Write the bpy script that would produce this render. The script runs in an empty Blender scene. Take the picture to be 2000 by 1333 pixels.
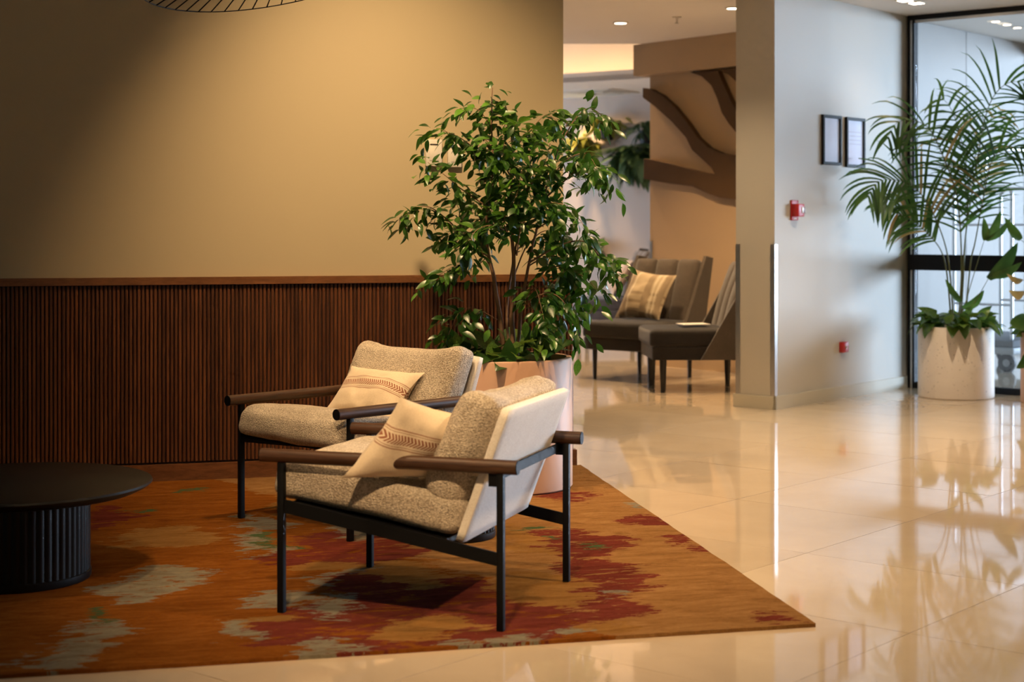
import bpy, bmesh, math, random
import numpy as np
from mathutils import Vector, Matrix, noise
random.seed(7)
noise.seed_set(5)
S = bpy.context.scene
C = S.collection

# ------------------------------------------------------------------ camera
FPX, HOR, CAMZ = 3121.0, 437.0, 1.2          # focal length in pixels, horizon row, eye height
cam = bpy.data.cameras.new('camera')
cam.sensor_width = 36.0
cam.lens = FPX / 2000 * 36
cam.shift_y = -(666.5 - HOR) / 2000
cam.clip_start = 0.1
cam.dof.use_dof = True
cam.dof.focus_distance = 6.5
cam.dof.aperture_fstop = 3.2
co = bpy.data.objects.new('camera', cam)
co.location = (0, 0, CAMZ)
co.rotation_euler = (math.pi / 2, 0, 0)
C.objects.link(co)
S.camera = co

# ------------------------------------------------------------------ view, world, big lights
S.view_settings.view_transform = 'Standard'
S.view_settings.look = 'None'
S.view_settings.gamma = 1
S.view_settings.use_curve_mapping = False
S.view_settings.exposure = 0.0
S.cycles.use_adaptive_sampling = True
S.cycles.adaptive_threshold = 0.1
S.cycles.adaptive_min_samples = 12
S.cycles.use_denoising = True
S.cycles.max_bounces = 6
S.cycles.diffuse_bounces = 3
S.cycles.glossy_bounces = 3
S.cycles.transparent_max_bounces = 10
S.cycles.caustics_reflective = False
S.cycles.caustics_refractive = False
S.cycles.sample_clamp_indirect = 6
w = bpy.data.worlds.new('sky')
S.world = w
w.use_nodes = True
w.node_tree.nodes['Background'].inputs[0].default_value = (0.62, 0.78, 1.0, 1)
w.node_tree.nodes['Background'].inputs[1].default_value = 0.35

WARM = (1.0, 0.66, 0.34)
COOL = (0.66, 0.81, 1.0)
# building grid: B runs along the right wall (away), A runs along the glass front (to the right and nearer)
A = Vector((0.762, -0.647, 0))
B = Vector((0.647, 0.762, 0))
GC = Vector((2.91, 11.70, 0))                # corner of right wall and glass front

def area(name, loc, direction, sx, sy, power, col, spread=math.pi):
    l = bpy.data.lights.new(name, 'AREA')
    l.shape = 'RECTANGLE'; l.size = sx; l.size_y = sy; l.energy = power; l.color = col; l.spread = spread
    o = bpy.data.objects.new(name, l)
    o.location = loc
    o.rotation_euler = Vector(direction).to_track_quat('-Z', 'Y').to_euler()
    C.objects.link(o)
    return o

def spot(name, loc, direction, power, angle, col=WARM, blend=0.6, radius=0.04):
    l = bpy.data.lights.new(name, 'SPOT')
    l.energy = power; l.spot_size = math.radians(angle); l.spot_blend = blend; l.color = col; l.shadow_soft_size = radius
    o = bpy.data.objects.new(name, l)
    o.location = loc
    o.rotation_euler = Vector(direction).to_track_quat('-Z', 'Y').to_euler()
    C.objects.link(o)
    return o

# open bright sky over the street outside the entrance lobby
area('daylight_street', GC + A * 9.0 + B * 13.0 + Vector((0, 0, 2.2)), -A * 0.50 - B * 0.86 - Vector((0, 0, 0.05)), 9.0, 4.4, 5000, COOL)
# daylight from the window in the far wing of the lounge (left of the frame opening)
area('daylight_lounge', (-2.6, 17.3, 1.4), (1, -0.08, 0.04), 2.4, 1.8, 90, COOL)

# ------------------------------------------------------------------ helpers
def at(px, py, d):
    return Vector(((px - 1000) / FPX * d, d, CAMZ - (py - HOR) * d / FPX))

def on_floor(px, py, z=0.0):
    return at(px, py, FPX * (CAMZ - z) / (py - HOR))

def on_plane(px, py, P, n):
    r = Vector(((px - 1000) / FPX, 1.0, -(py - HOR) / FPX))
    o = Vector((0, 0, CAMZ))
    return o + r * ((Vector(P) - o).dot(n) / r.dot(n))

def link(o, parent=None):
    C.objects.link(o)
    if parent is not None:
        o.parent = parent
    return o

def tag(o, label=None, cat=None, group=None, kind=None):
    if label: o['label'] = label
    if cat: o['category'] = cat
    if group: o['group'] = group
    if kind: o['kind'] = kind
    return o

def empty(name, loc=(0, 0, 0), rz=0.0):
    o = bpy.data.objects.new(name, None)
    o.empty_display_size = 0.1
    o.location = loc
    o.rotation_euler = (0, 0, rz)
    return link(o)

class MB:
    """collects shapes into one mesh"""
    def __init__(self):
        self.v, self.f, self.uv = [], [], None
    def add(self, v, f):
        n = len(self.v)
        self.v += [Vector(p) for p in v]
        self.f += [tuple(i + n for i in q) for q in f]
        return self
    def box(self, lo, hi, M=None, bev=0.0):
        if bev > 0:
            bm = bmesh.new()
            bmesh.ops.create_cube(bm, size=1)
            s = Vector(hi) - Vector(lo); c = (Vector(hi) + Vector(lo)) / 2
            for v in bm.verts:
                v.co = Vector((v.co.x * s.x, v.co.y * s.y, v.co.z * s.z)) + c
            bmesh.ops.bevel(bm, geom=bm.edges[:], offset=bev, segments=2, affect='EDGES', profile=0.5)
            bm.verts.index_update()
            v = [x.co.copy() for x in bm.verts]; f = [tuple(y.index for y in q.verts) for q in bm.faces]
            bm.free()
        else:
            x0, y0, z0 = lo; x1, y1, z1 = hi
            v = [Vector(p) for p in ((x0, y0, z0), (x1, y0, z0), (x1, y1, z0), (x0, y1, z0), (x0, y0, z1), (x1, y0, z1), (x1, y1, z1), (x0, y1, z1))]
            f = [(0, 3, 2, 1), (4, 5, 6, 7), (0, 1, 5, 4), (1, 2, 6, 5), (2, 3, 7, 6), (3, 0, 4, 7)]
        if M is not None:
            v = [M @ p for p in v]
        return self.add(v, f)
    def tube(self, pts, r, n=10, cap=True):
        pts = [Vector(p) for p in pts]
        rs = r if isinstance(r, (list, tuple)) else [r] * len(pts)
        v, f = [], []
        up = Vector((0, 0, 1))
        t0 = (pts[1] - pts[0]).normalized()
        if abs(t0.dot(up)) > 0.95: up = Vector((1, 0, 0))
        side = t0.cross(up).normalized()
        for i, p in enumerate(pts):
            t = (pts[min(i + 1, len(pts) - 1)] - pts[max(i - 1, 0)]).normalized()
            side = (side - t * side.dot(t)).normalized()
            b = t.cross(side)
            for k in range(n):
                a = 2 * math.pi * k / n
                v.append(p + (side * math.cos(a) + b * math.sin(a)) * rs[i])
        for i in range(len(pts) - 1):
            for k in range(n):
                f.append((i * n + k, i * n + (k + 1) % n, (i + 1) * n + (k + 1) % n, (i + 1) * n + k))
        if cap:
            f.append(tuple(range(n))[::-1])
            f.append(tuple((len(pts) - 1) * n + k for k in range(n)))
        return self.add(v, f)
    def lathe(self, prof, n=48, c=(0, 0, 0)):
        v, f = [], []
        c = Vector(c)
        for r, z in prof:
            for k in range(n):
                a = 2 * math.pi * k / n
                v.append(c + Vector((r * math.cos(a), r * math.sin(a), z)))
        for i in range(len(prof) - 1):
            for k in range(n):
                f.append((i * n + k, i * n + (k + 1) % n, (i + 1) * n + (k + 1) % n, (i + 1) * n + k))
        if prof[0][0] > 1e-5: f.append(tuple(range(n))[::-1])
        if prof[-1][0] > 1e-5: f.append(tuple((len(prof) - 1) * n + k for k in range(n)))
        return self.add(v, f)
    def slab(self, front, off):
        """polygon outline (3D points, seen anticlockwise from the front) pushed back by the vector off"""
        n = len(front)
        v = [Vector(p) for p in front] + [Vector(p) + Vector(off) for p in front]
        f = [tuple(range(n)), tuple(range(2 * n - 1, n - 1, -1))]
        for i in range(n):
            j = (i + 1) % n
            f.append((i, i + n, j + n, j))
        return self.add(v, f)
    def build(self, name, mat=None, parent=None, smooth=None, kind=None):
        me = bpy.data.meshes.new(name)
        me.from_pydata([tuple(p) for p in self.v], [], self.f)
        if self.uv is not None:
            L = me.uv_layers.new(name='UVMap')
            for lp in me.loops:
                L.data[lp.index].uv = self.uv[lp.vertex_index]
        me.validate()
        bm = bmesh.new(); bm.from_mesh(me)
        bmesh.ops.recalc_face_normals(bm, faces=bm.faces[:])
        bm.to_mesh(me); bm.free()
        if smooth is not None:
            me.polygons.foreach_set('use_smooth', [True] * len(me.polygons))
            if smooth < 180:
                me.set_sharp_from_angle(angle=math.radians(smooth))
        if mat: me.materials.append(mat)
        o = bpy.data.objects.new(name, me)
        if kind: o['kind'] = kind
        return link(o, parent)

def structure(o):
    o['kind'] = 'structure'
    return o

# ------------------------------------------------------------------ materials
class NT:
    def __init__(self, name):
        self.m = bpy.data.materials.new(name)
        self.m.use_nodes = True
        self.t = self.m.node_tree
        self.n = self.t.nodes; self.l = self.t.links
        self.bsdf = self.n['Principled BSDF']
        self.out = self.n['Material Output']
    def node(self, kind, **kw):
        x = self.n.new(kind)
        for k, v in kw.items():
            setattr(x, k, v)
        return x
    def to(self, sock, val):
        if hasattr(val, 'is_output') or isinstance(val, bpy.types.NodeSocket):
            self.l.new(val, sock)
        else:
            sock.default_value = val
    def math(self, op, a, b=0.0, c=None, clamp=False):
        x = self.node('ShaderNodeMath', operation=op, use_clamp=clamp)
        self.to(x.inputs[0], a); self.to(x.inputs[1], b)
        if c is not None: self.to(x.inputs[2], c)
        return x.outputs[0]
    def vec(self, op, a, b=(0, 0, 0)):
        x = self.node('ShaderNodeVectorMath', operation=op)
        self.to(x.inputs[0], a)
        self.to(x.inputs[1], b)
        return x.outputs['Value'] if op in ('LENGTH', 'DISTANCE', 'DOT_PRODUCT') else x.outputs[0]
    def mix(self, fac, a, b, kind='MIX'):
        x = self.node('ShaderNodeMix', data_type='RGBA', blend_type=kind)
        self.to(x.inputs[0], fac)
        self.to(x.inputs[6], a if not isinstance(a, tuple) else (*a[:3], 1))
        self.to(x.inputs[7], b if not isinstance(b, tuple) else (*b[:3], 1))
        return x.outputs[2]
    def coord(self, which='Object'):
        return self.node('ShaderNodeTexCoord').outputs[which]
    def mapping(self, v, scale=(1, 1, 1), loc=(0, 0, 0), rot=(0, 0, 0)):
        x = self.node('ShaderNodeMapping')
        self.l.new(v, x.inputs[0])
        x.inputs['Scale'].default_value = scale; x.inputs['Location'].default_value = loc; x.inputs['Rotation'].default_value = rot
        return x.outputs[0]
    def noise(self, v, scale, detail=3, rough=0.55, dist=0.0, out=0):
        x = self.node('ShaderNodeTexNoise')
        self.l.new(v, x.inputs['Vector'])
        x.inputs['Scale'].default_value = scale; x.inputs['Detail'].default_value = detail
        x.inputs['Roughness'].default_value = rough; x.inputs['Distortion'].default_value = dist
        return x.outputs[out]
    def ramp(self, fac, stops, interp='LINEAR'):
        x = self.node('ShaderNodeValToRGB')
        x.color_ramp.interpolation = interp
        e = x.color_ramp.elements
        while len(e) < len(stops): e.new(0.5)
        for k, (p, c) in enumerate(stops):
            e[k].position = p; e[k].color = (*c[:3], 1)
        self.l.new(fac, x.inputs[0])
        return x.outputs[0]
    def smooth(self, v, lo, hi):
        x = self.node('ShaderNodeMapRange', interpolation_type='SMOOTHSTEP')
        self.l.new(v, x.inputs[0])
        x.inputs[1].default_value = lo; x.inputs[2].default_value = hi
        x.inputs[3].default_value = 0; x.inputs[4].default_value = 1
        return x.outputs[0]
    def bump(self, h, strength=0.3, dist=0.01):
        x = self.node('ShaderNodeBump')
        x.inputs['Strength'].default_value = strength; x.inputs['Distance'].default_value = dist
        self.l.new(h, x.inputs['Height'])
        self.l.new(x.outputs[0], self.bsdf.inputs['Normal'])
    def done(self, col=None, rough=None, **kw):
        if col is not None: self.to(self.bsdf.inputs['Base Color'], (*col[:3], 1) if isinstance(col, tuple) else col)
        if rough is not None: self.to(self.bsdf.inputs['Roughness'], rough)
        for k, v in kw.items():
            self.to(self.bsdf.inputs[k.replace('_', ' ')], v)
        return self.m

def plain(name, col, rough=0.5, var=0.06, scale=8.0, bump=0.0, bscale=60.0, **kw):
    t = NT(name)
    v = t.coord()
    f = t.noise(v, scale)
    c = t.mix(f, tuple(x * (1 - var) for x in col), tuple(min(1, x * (1 + var)) for x in col))
    if bump: t.bump(t.noise(v, bscale), bump, 0.004)
    return t.done(c, rough, **kw)

def paint(name, col):
    t = NT(name)
    v = t.coord('Object')
    f = t.noise(v, 1.3, 4)
    c = t.mix(f, tuple(x * 0.96 for x in col), tuple(x * 1.03 for x in col))

    return t.done(c, 0.62)

def wood(name, dark, light, axis=2, rough=0.42, scale=1.0, rand=0.0):
    t = NT(name)
    v = t.coord()
    sc = [26 * scale] * 3; sc[axis] = 1.6 * scale
    p = t.mapping(v, tuple(sc))
    if rand:
        oi = t.node('ShaderNodeObjectInfo')
        cmb = t.node('ShaderNodeCombineXYZ')
        for i in range(3):
            t.l.new(t.math('MULTIPLY', oi.outputs['Random'], 40.0 + 13 * i), cmb.inputs[i])
        p = t.vec('ADD', p, cmb.outputs[0])
    g1 = t.noise(p, 1.0, 6, 0.65, 1.2)
    g2 = t.noise(p, 4.5, 3, 0.6, 0.4)
    g = t.math('ADD', t.math('MULTIPLY', g1, 0.65), t.math('MULTIPLY', g2, 0.35))
    c = t.ramp(g, [(0.32, dark), (0.5, tuple((a + b) / 2 for a, b in zip(dark, light))), (0.68, light)])
    if rand:
        k = t.math('ADD', t.math('MULTIPLY', oi.outputs['Random'], rand), 1 - rand / 2)
        h = t.node('ShaderNodeHueSaturation')
        t.l.new(c, h.inputs['Color']); t.l.new(k, h.inputs['Value'])
        c = h.outputs[0]
    t.bump(g2, 0.12, 0.002)
    return t.done(c, rough)

def fabric(name, c0, c1, scale=260, bump=0.7, rough=0.95, dist=0.004):
    t = NT(name)
    v = t.coord()
    vo = t.node('ShaderNodeTexVoronoi')
    t.l.new(v, vo.inputs['Vector']); vo.inputs['Scale'].default_value = scale
    n1 = t.noise(v, scale * 0.55, 3, 0.6)
    n2 = t.noise(v, 9, 3)
    f = t.math('ADD', t.math('MULTIPLY', n1, 0.8), t.math('MULTIPLY', n2, 0.25))
    c = t.mix(t.smooth(f, 0.36, 0.70), c0, c1)
    h = t.math('ADD', t.math('MULTIPLY', vo.outputs['Distance'], 0.8), n1)
    t.bump(h, bump, dist)
    return t.done(c, rough, Sheen_Weight=0.25, Sheen_Roughness=0.5)

def emit(name, col, strength):
    t = NT(name)
    e = t.node('ShaderNodeEmission')
    e.inputs[0].default_value = (*col, 1); e.inputs[1].default_value = strength
    t.l.new(e.outputs[0], t.out.inputs['Surface'])
    return t.m

def glass(name, tint=(0.95, 0.98, 1.0), rough=0.0, refl=0.035, gain=0.95):
    t = NT(name)
    tr = t.node('ShaderNodeBsdfTransparent'); tr.inputs[0].default_value = (*tint, 1)
    gl = t.node('ShaderNodeBsdfGlossy'); gl.inputs['Roughness'].default_value = rough
    lw = t.node('ShaderNodeLayerWeight'); lw.inputs['Blend'].default_value = 0.5
    fr_ = t.math('ADD', t.math('MULTIPLY', t.math('POWER', lw.outputs['Facing'], 5.0), gain), refl)
    mx = t.node('ShaderNodeMixShader')
    t.l.new(fr_, mx.inputs[0]); t.l.new(tr.outputs[0], mx.inputs[1]); t.l.new(gl.outputs[0], mx.inputs[2])
    t.l.new(mx.outputs[0], t.out.inputs['Surface'])
    return t.m

def leafmat(name, dark, light, rough=0.35, trans=0.25):
    t = NT(name)
    v = t.coord('Object')
    oi = t.node('ShaderNodeObjectInfo')
    geo = t.node('ShaderNodeNewGeometry')
    f = t.math('ADD', t.noise(v, 14, 3), t.math('MULTIPLY', t.math('SUBTRACT', geo.outputs['Random Per Island'], 0.5), 0.9))
    f = t.math('ADD', f, t.math('MULTIPLY', t.math('SUBTRACT', oi.outputs['Random'], 0.5), 0.7))
    c = t.mix(t.smooth(f, 0.15, 0.95), dark, light)
    t.done(c, rough)
    tl = t.node('ShaderNodeBsdfTranslucent')
    t.l.new(t.mix(0.5, c, tuple(min(1, x * 1.6) for x in light)), tl.inputs[0])
    mx = t.node('ShaderNodeMixShader'); mx.inputs[0].default_value = trans
    t.l.new(t.bsdf.outputs[0], mx.inputs[1]); t.l.new(tl.outputs[0], mx.inputs[2])
    t.l.new(mx.outputs[0], t.out.inputs['Surface'])
    return t.m

M = {}
M['wall'] = paint('wall_paint_olive', (0.50, 0.42, 0.27))
M['wall_light'] = paint('wall_paint_sage', (0.54, 0.515, 0.46))
M['wall_far'] = paint('wall_paint_lilac', (0.55, 0.45, 0.39))
M['wall_tree'] = paint('wall_paint_tan', (0.49, 0.345, 0.20))
M['ceiling'] = paint('ceiling_white', (0.90, 0.86, 0.82))
M['base'] = paint('baseboard_sage', (0.56, 0.53, 0.44))
M['slat'] = wood('walnut_slat', (0.046, 0.014, 0.005), (0.165, 0.058, 0.019), 2, 0.44, 1.0, 0.5)
M['walnut'] = wood('walnut_trim', (0.075, 0.026, 0.010), (0.20, 0.080, 0.030), 0, 0.40, 1.0)
M['arm'] = wood('walnut_arm', (0.014, 0.006, 0.003), (0.085, 0.036, 0.016), 0, 0.40, 1.8)
M['black'] = plain('black_steel', (0.003, 0.003, 0.0036), 0.55, 0.1, Specular_IOR_Level=0.18)
M['black_wood'] = plain('black_stained_wood', (0.0028, 0.0025, 0.0028), 0.42, 0.2, 3.0, Specular_IOR_Level=0.28)
M['dark_back'] = plain('panel_backing', (0.012, 0.005, 0.003), 0.8)
M['boucle'] = fabric('boucle_cream', (0.36, 0.275, 0.185), (0.80, 0.69, 0.54), 300, 1.0, 0.95, 0.006)
M['felt'] = fabric('felt_cream', (0.68, 0.62, 0.55), (0.82, 0.77, 0.70), 420, 0.35)
M['frame_black'] = plain('frame_black', (0.007, 0.0075, 0.009), 0.6, Specular_IOR_Level=0.2)
M['steel'] = plain('brushed_steel', (0.60, 0.57, 0.54), 0.32, 0.05, 30, Metallic=1.0)
M['chrome'] = plain('chrome', (0.72, 0.74, 0.78), 0.28, 0.03, Metallic=1.0)
M['white_plastic'] = plain('white_plastic', (0.74, 0.70, 0.63), 0.4)
M['red'] = plain('red_plastic', (0.46, 0.018, 0.020), 0.35)
M['dark_red'] = plain('dark_red_plastic', (0.12, 0.006, 0.01), 0.35)
M['clear_lens'] = plain('clear_lens', (0.8, 0.82, 0.85), 0.15)
M['glass'] = glass('clear_glass')
M['soil'] = plain('soil', (0.035, 0.022, 0.014), 0.95, 0.4, 40, 0.8, 50)
M['bark'] = plain('ficus_bark', (0.22, 0.125, 0.07), 0.8, 0.3, 40, 0.4, 80)
M['ficus'] = leafmat('ficus_leaf', (0.016, 0.055, 0.006), (0.10, 0.24, 0.022), 0.32, 0.25)
M['pothos'] = leafmat('pothos_leaf', (0.020, 0.065, 0.012), (0.18, 0.28, 0.04), 0.26, 0.28)
M['palm'] = leafmat('palm_leaf', (0.016, 0.060, 0.014), (0.085, 0.19, 0.035), 0.38, 0.30)
M['palm_golden'] = leafmat('palm_leaf_golden', (0.30, 0.19, 0.05), (0.50, 0.36, 0.13), 0.5, 0.35)  # golden leaflets; the gold also paints backlight into one frond
M['palm_stem'] = plain('palm_stem', (0.10, 0.12, 0.035), 0.5, 0.3, 20)
M['far_green'] = leafmat('far_fern_leaf', (0.03, 0.07, 0.02), (0.13, 0.22, 0.09), 0.4, 0.25)
M['far_yellow'] = leafmat('far_yellow_leaf', (0.16, 0.17, 0.02), (0.46, 0.42, 0.08), 0.4, 0.3)
M['black_pot'] = plain('black_pot', (0.012, 0.012, 0.014), 0.5)
M['tree'] = plain('sculpture_brown', (0.095, 0.052, 0.020), 0.75, 0.1, Specular_IOR_Level=0.2)
M['seat_dark'] = fabric('seat_charcoal', (0.007, 0.005, 0.0045), (0.017, 0.012, 0.010), 300, 0.3)
M['seat_back'] = fabric('seat_back_taupe', (0.055, 0.041, 0.030), (0.095, 0.072, 0.054), 300, 0.3)
M['seat_navy'] = fabric('seat_navy', (0.045, 0.050, 0.085), (0.09, 0.10, 0.16), 300, 0.3)
M['seat_grey'] = fabric('seat_back_grey', (0.13, 0.115, 0.115), (0.21, 0.185, 0.185), 300, 0.3)
M['leg_wood'] = plain('dark_leg_wood', (0.012, 0.010, 0.010), 0.4)
M['paper'] = plain('paper', (0.80, 0.76, 0.70), 0.7, 0.02)
M['lamp_glow'] = emit('downlight_glow', (1.0, 0.80, 0.55), 14.0)
M['lamp_rim'] = plain('downlight_rim', (0.66, 0.62, 0.56), 0.4)
M['led'] = emit('led_strip', (1.0, 0.58, 0.24), 4.0)
M['grout'] = plain('grout', (0.30, 0.24, 0.17), 0.8)
M['deck'] = plain('cart_carpet', (0.17, 0.19, 0.22), 0.9, 0.15, 30)
M['bumper'] = plain('cart_bumper', (0.45, 0.50, 0.55), 0.5)
M['rubber'] = plain('rubber', (0.05, 0.055, 0.065), 0.6)

# polished cream porcelain
t = NT('porcelain_tile')
v = t.coord()
oi = t.node('ShaderNodeObjectInfo')
n = t.noise(v, 2.2, 5, 0.6, 0.6)
n = t.math('ADD', n, t.math('MULTIPLY', t.math('SUBTRACT', oi.outputs['Random'], 0.5), 0.35))
t.done(t.ramp(n, [(0.25, (0.50, 0.40, 0.285)), (0.75, (0.58, 0.475, 0.35))]), 0.045, Specular_IOR_Level=0.62)
M['tile'] = t.m

# peach glazed planter
t = NT('planter_peach')
v = t.coord()
t.done(t.mix(t.noise(v, 5, 4), (0.49, 0.285, 0.175), (0.56, 0.34, 0.22)), 0.5)
M['peach'] = t.m
# speckled cream stone planter
t = NT('planter_stone')
v = t.coord()
sp = t.smooth(t.noise(v, 70, 2, 0.5), 0.66, 0.74)
t.bump(t.noise(v, 60, 3), 0.15, 0.004)
t.done(t.mix(sp, t.mix(t.noise(v, 6, 3), (0.74, 0.65, 0.57), (0.84, 0.76, 0.68)), (0.30, 0.25, 0.21)), 0.6)
M['stone'] = t.m

def strip_pillow(name):
    """linen with a herringbone band between thin lines; u along the pillow, v across it"""
    t = NT(name)
    uv = t.node('ShaderNodeUVMap').outputs[0]
    sx = t.node('ShaderNodeSeparateXYZ'); t.l.new(uv, sx.inputs[0])
    u, vv = sx.outputs[0], sx.outputs[1]
    def band(c, h):
        return t.math('LESS_THAN', t.math('ABSOLUTE', t.math('SUBTRACT', vv, c)), h)
    zig = t.math('ABSOLUTE', t.math('SUBTRACT', t.math('FRACT', t.math('MULTIPLY', t.math('SUBTRACT', vv, 0.52), 1 / 0.125)), 0.5))
    ph = t.math('FRACT', t.math('ADD', t.math('MULTIPLY', u, 34.0), t.math('MULTIPLY', zig, 2.2)))
    chev = t.math('MULTIPLY', t.math('LESS_THAN', ph, 0.56), band(0.585, 0.058))
    lines = t.math('MAXIMUM', t.math('MAXIMUM', band(0.70, 0.008), band(0.672, 0.004)), t.math('MAXIMUM', band(0.47, 0.008), band(0.498, 0.004)))
    fac = t.math('MAXIMUM', chev, t.math('MULTIPLY', lines, 0.75))
    o = t.coord()
    lin = t.mix(t.noise(o, 160, 2), (0.60, 0.485, 0.345), (0.74, 0.615, 0.455))
    t.bump(t.math('ADD', t.noise(o, 320, 2), t.math('MULTIPLY', t.noise(o, 14, 3), 1.5)), 0.28, 0.003)
    return t.done(t.mix(fac, lin, (0.27, 0.095, 0.045)), 0.9, Sheen_Weight=0.2)
M['pillow_band'] = strip_pillow('pillow_linen_herringbone')

t = NT('pillow_plaid')
uv = t.node('ShaderNodeUVMap').outputs[0]
sx = t.node('ShaderNodeSeparateXYZ'); t.l.new(uv, sx.inputs[0])
def band2(s, c, h): return t.math('LESS_THAN', t.math('ABSOLUTE', t.math('SUBTRACT', s, c)), h)
u, vv = sx.outputs[0], sx.outputs[1]
du = t.math('MAXIMUM', t.math('MAXIMUM', band2(u, 0.14, 0.06), band2(u, 0.62, 0.07)), band2(u, 0.92, 0.05))
dv = t.math('MAXIMUM', t.math('MAXIMUM', band2(vv, 0.12, 0.04), band2(vv, 0.30, 0.03)), band2(vv, 0.47, 0.03))
lu = t.math('MAXIMUM', t.math('MAXIMUM', band2(u, 0.24, 0.025), band2(u, 0.74, 0.025)), band2(u, 0.83, 0.02))
c = t.mix(t.math('MULTIPLY', t.math('MAXIMUM', du, dv), 0.55), (0.42, 0.33, 0.215), (0.16, 0.105, 0.06))
c = t.mix(t.math('MULTIPLY', lu, 0.7), c, (0.58, 0.50, 0.37))
t.done(c, 0.9)
M['pillow_plaid'] = t.m
M['pillow_pink'] = fabric('pillow_blush', (0.62, 0.47, 0.38), (0.76, 0.60, 0.50), 200, 0.3)

# ------------------------------------------------------------------ floor of 0.8 m tiles
TS = 0.806
T0 = Vector((0.977, 6.948, 0))
fl = MB()
fl.box((-7, -5, -0.10), (14, 22, -0.0018))
floor = structure(fl.build('floor', M['grout']))
tile_me = MB().box((-TS / 2 + 0.0011, -TS / 2 + 0.0011, -0.008), (TS / 2 - 0.0011, TS / 2 - 0.0011, 0)).build('tile', M['tile'])
tile_me_data = tile_me.data
bpy.data.objects.remove(tile_me)
angA = math.atan2(A.y, A.x)
cells = []
for i in range(-18, 22):
    for j in range(-22, 22):
        p = T0 + A * ((i + 0.5) * TS) + B * ((j + 0.5) * TS)
        if not (-6.6 < p.x < 13.6 and -4.6 < p.y < 21.6): continue
        inview = p.y > 3.2 and abs(p.x) < p.y * 0.36 + 0.6 and p.y < 17.8
        cells.append((not inview, p.y, p))
cells.sort(key=lambda c: (c[0], c[1]))
rest = MB()
for k, (nv, _, p) in enumerate(cells):
    rot = angA + random.choice((0, 1, 2, 3)) * math.pi / 2
    if k < 300 and not nv:
        o = bpy.data.objects.new('tile', tile_me_data)
        o.location = p
        o.rotation_euler = (random.uniform(-1, 1) * 0.0006, random.uniform(-1, 1) * 0.0006, rot)
        link(o, floor)
    else:
        Mx = Matrix.Translation(p) @ Matrix.Rotation(angA, 4, 'Z')
        h = TS / 2 - 0.0012
        rest.box((-h, -h, -0.008), (h, h, 0), Mx)
rest.build('tile_field', M['tile'], floor, kind='stuff')

# ------------------------------------------------------------------ ceilings and enclosing walls
CZ = 2.72
Z = Vector((0, 0, 1))
def wall_box(name, p, q, thick_vec, z0, z1, mat, parent=None):
    m = MB()
    p, q, th = Vector(p), Vector(q), Vector(thick_vec)
    m.slab([p + Z * z0, q + Z * z0, q + Z * z1, p + Z * z1], th)
    o = m.build(name, mat, parent)
    return structure(o) if parent is None else o

# main ceiling: stops at the raised coffer of the lounge and at the glass front
cm = MB()
GF = lambda a, b: GC + A * a + B * b
CY, HZ = 9.2, 3.6                                       # the sitting area has a higher ceiling up to this line
poly = [Vector((-7, CY, 0)), GF(4.55, 0.0), GF(0, 0.0), GF(0, 0.0) + Vector((0.0, 1.8, 0)), Vector((2.6, 13.5, 0)), Vector((-7, 13.5, 0))]
cm.slab([p + Z * CZ for p in poly], Z * 0.12)
cm.slab([Vector((-7, -5, HZ)), Vector((13, -5, HZ)), Vector((13, CY + 0.6, HZ)), Vector((-7, CY + 0.6, HZ))], Z * 0.12)
cm.slab([GF(3.9, 0) + Z * (CZ + 0.001), GF(9.15, 0) + Z * (CZ + 0.001), GF(9.15, 0) + Z * (HZ + 0.1), GF(4.3, 0) + Z * (HZ + 0.1)], B * 0.1)
cm.slab([Vector((-7, CY, CZ)), Vector((7.2, CY, CZ)), Vector((7.2, CY, HZ + 0.05)), Vector((-7, CY, HZ + 0.05))], (0, 0.1, 0))
structure(cm.build('ceiling', M['ceiling']))

# the wall at the left with its slatted wainscot
E = Vector((0.9687, 0.2483, 0)); N = Vector((0.2483, -0.9687, 0))     # along the wall, out of the wall
Q = Vector((0.321, 7.884, 0))                                          # right end of the baseboard front at the floor
def lw(t, n): return Q + E * t + N * n
wl = wall_box('wall_left', lw(-0.058, -0.045), lw(-7.0, -0.045), -N * 0.22, 0, HZ, M['wall'])
bk = MB(); bk.slab([lw(-0.014, -0.022) + Z * 0.086, lw(-7.0, -0.022) + Z * 0.086, lw(-7.0, -0.022) + Z * 0.917, lw(-0.014, -0.022) + Z * 0.917], -N * 0.023)
bk.build('panel_backing', M['dark_back'], wl)
cp = MB(); cp.slab([lw(-0.008, -0.002) + Z * 0.916, lw(-7.0, -0.002) + Z * 0.916, lw(-7.0, -0.002) + Z * 0.951, lw(-0.008, -0.002) + Z * 0.951], -N * 0.043)
cap = MB(); cap.slab([lw(-0.008, 0.000) + Z * 0.9165, lw(-7.0, 0.000) + Z * 0.9165, lw(-7.0, 0.000) + Z * 0.951, lw(-0.008, 0.000) + Z * 0.951], -N * 0.045)
M['walnut_e'] = wood('walnut_rail', (0.11, 0.042, 0.016), (0.24, 0.10, 0.038), 0, 0.34, 1.0)
cap.build('cap_rail', M['walnut_e'], wl)
PITCH = 0.0186
prof = [(-0.0078, 0.0), (-0.0074, 0.0055), (-0.0052, 0.0095), (0.0, 0.0115), (0.0052, 0.0095), (0.0074, 0.0055), (0.0078, 0.0)]
sm = MB()
for zz in (0.094, 0.914):
    sm.v += [Vector((a, -b, zz)) for a, b in prof]
np_ = len(prof)
for i in range(np_ - 1): sm.f.append((i, i + 1, i + 1 + np_, i + np_))
sm.f += [tuple(range(np_))[::-1], tuple(range(np_, 2 * np_))]
so = sm.build('slat', M['slat'], None, 60)
sd = so.data
bpy.data.objects.remove(so)
angE = math.atan2(E.y, E.x)
ns = int(2.95 / PITCH)
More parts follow.
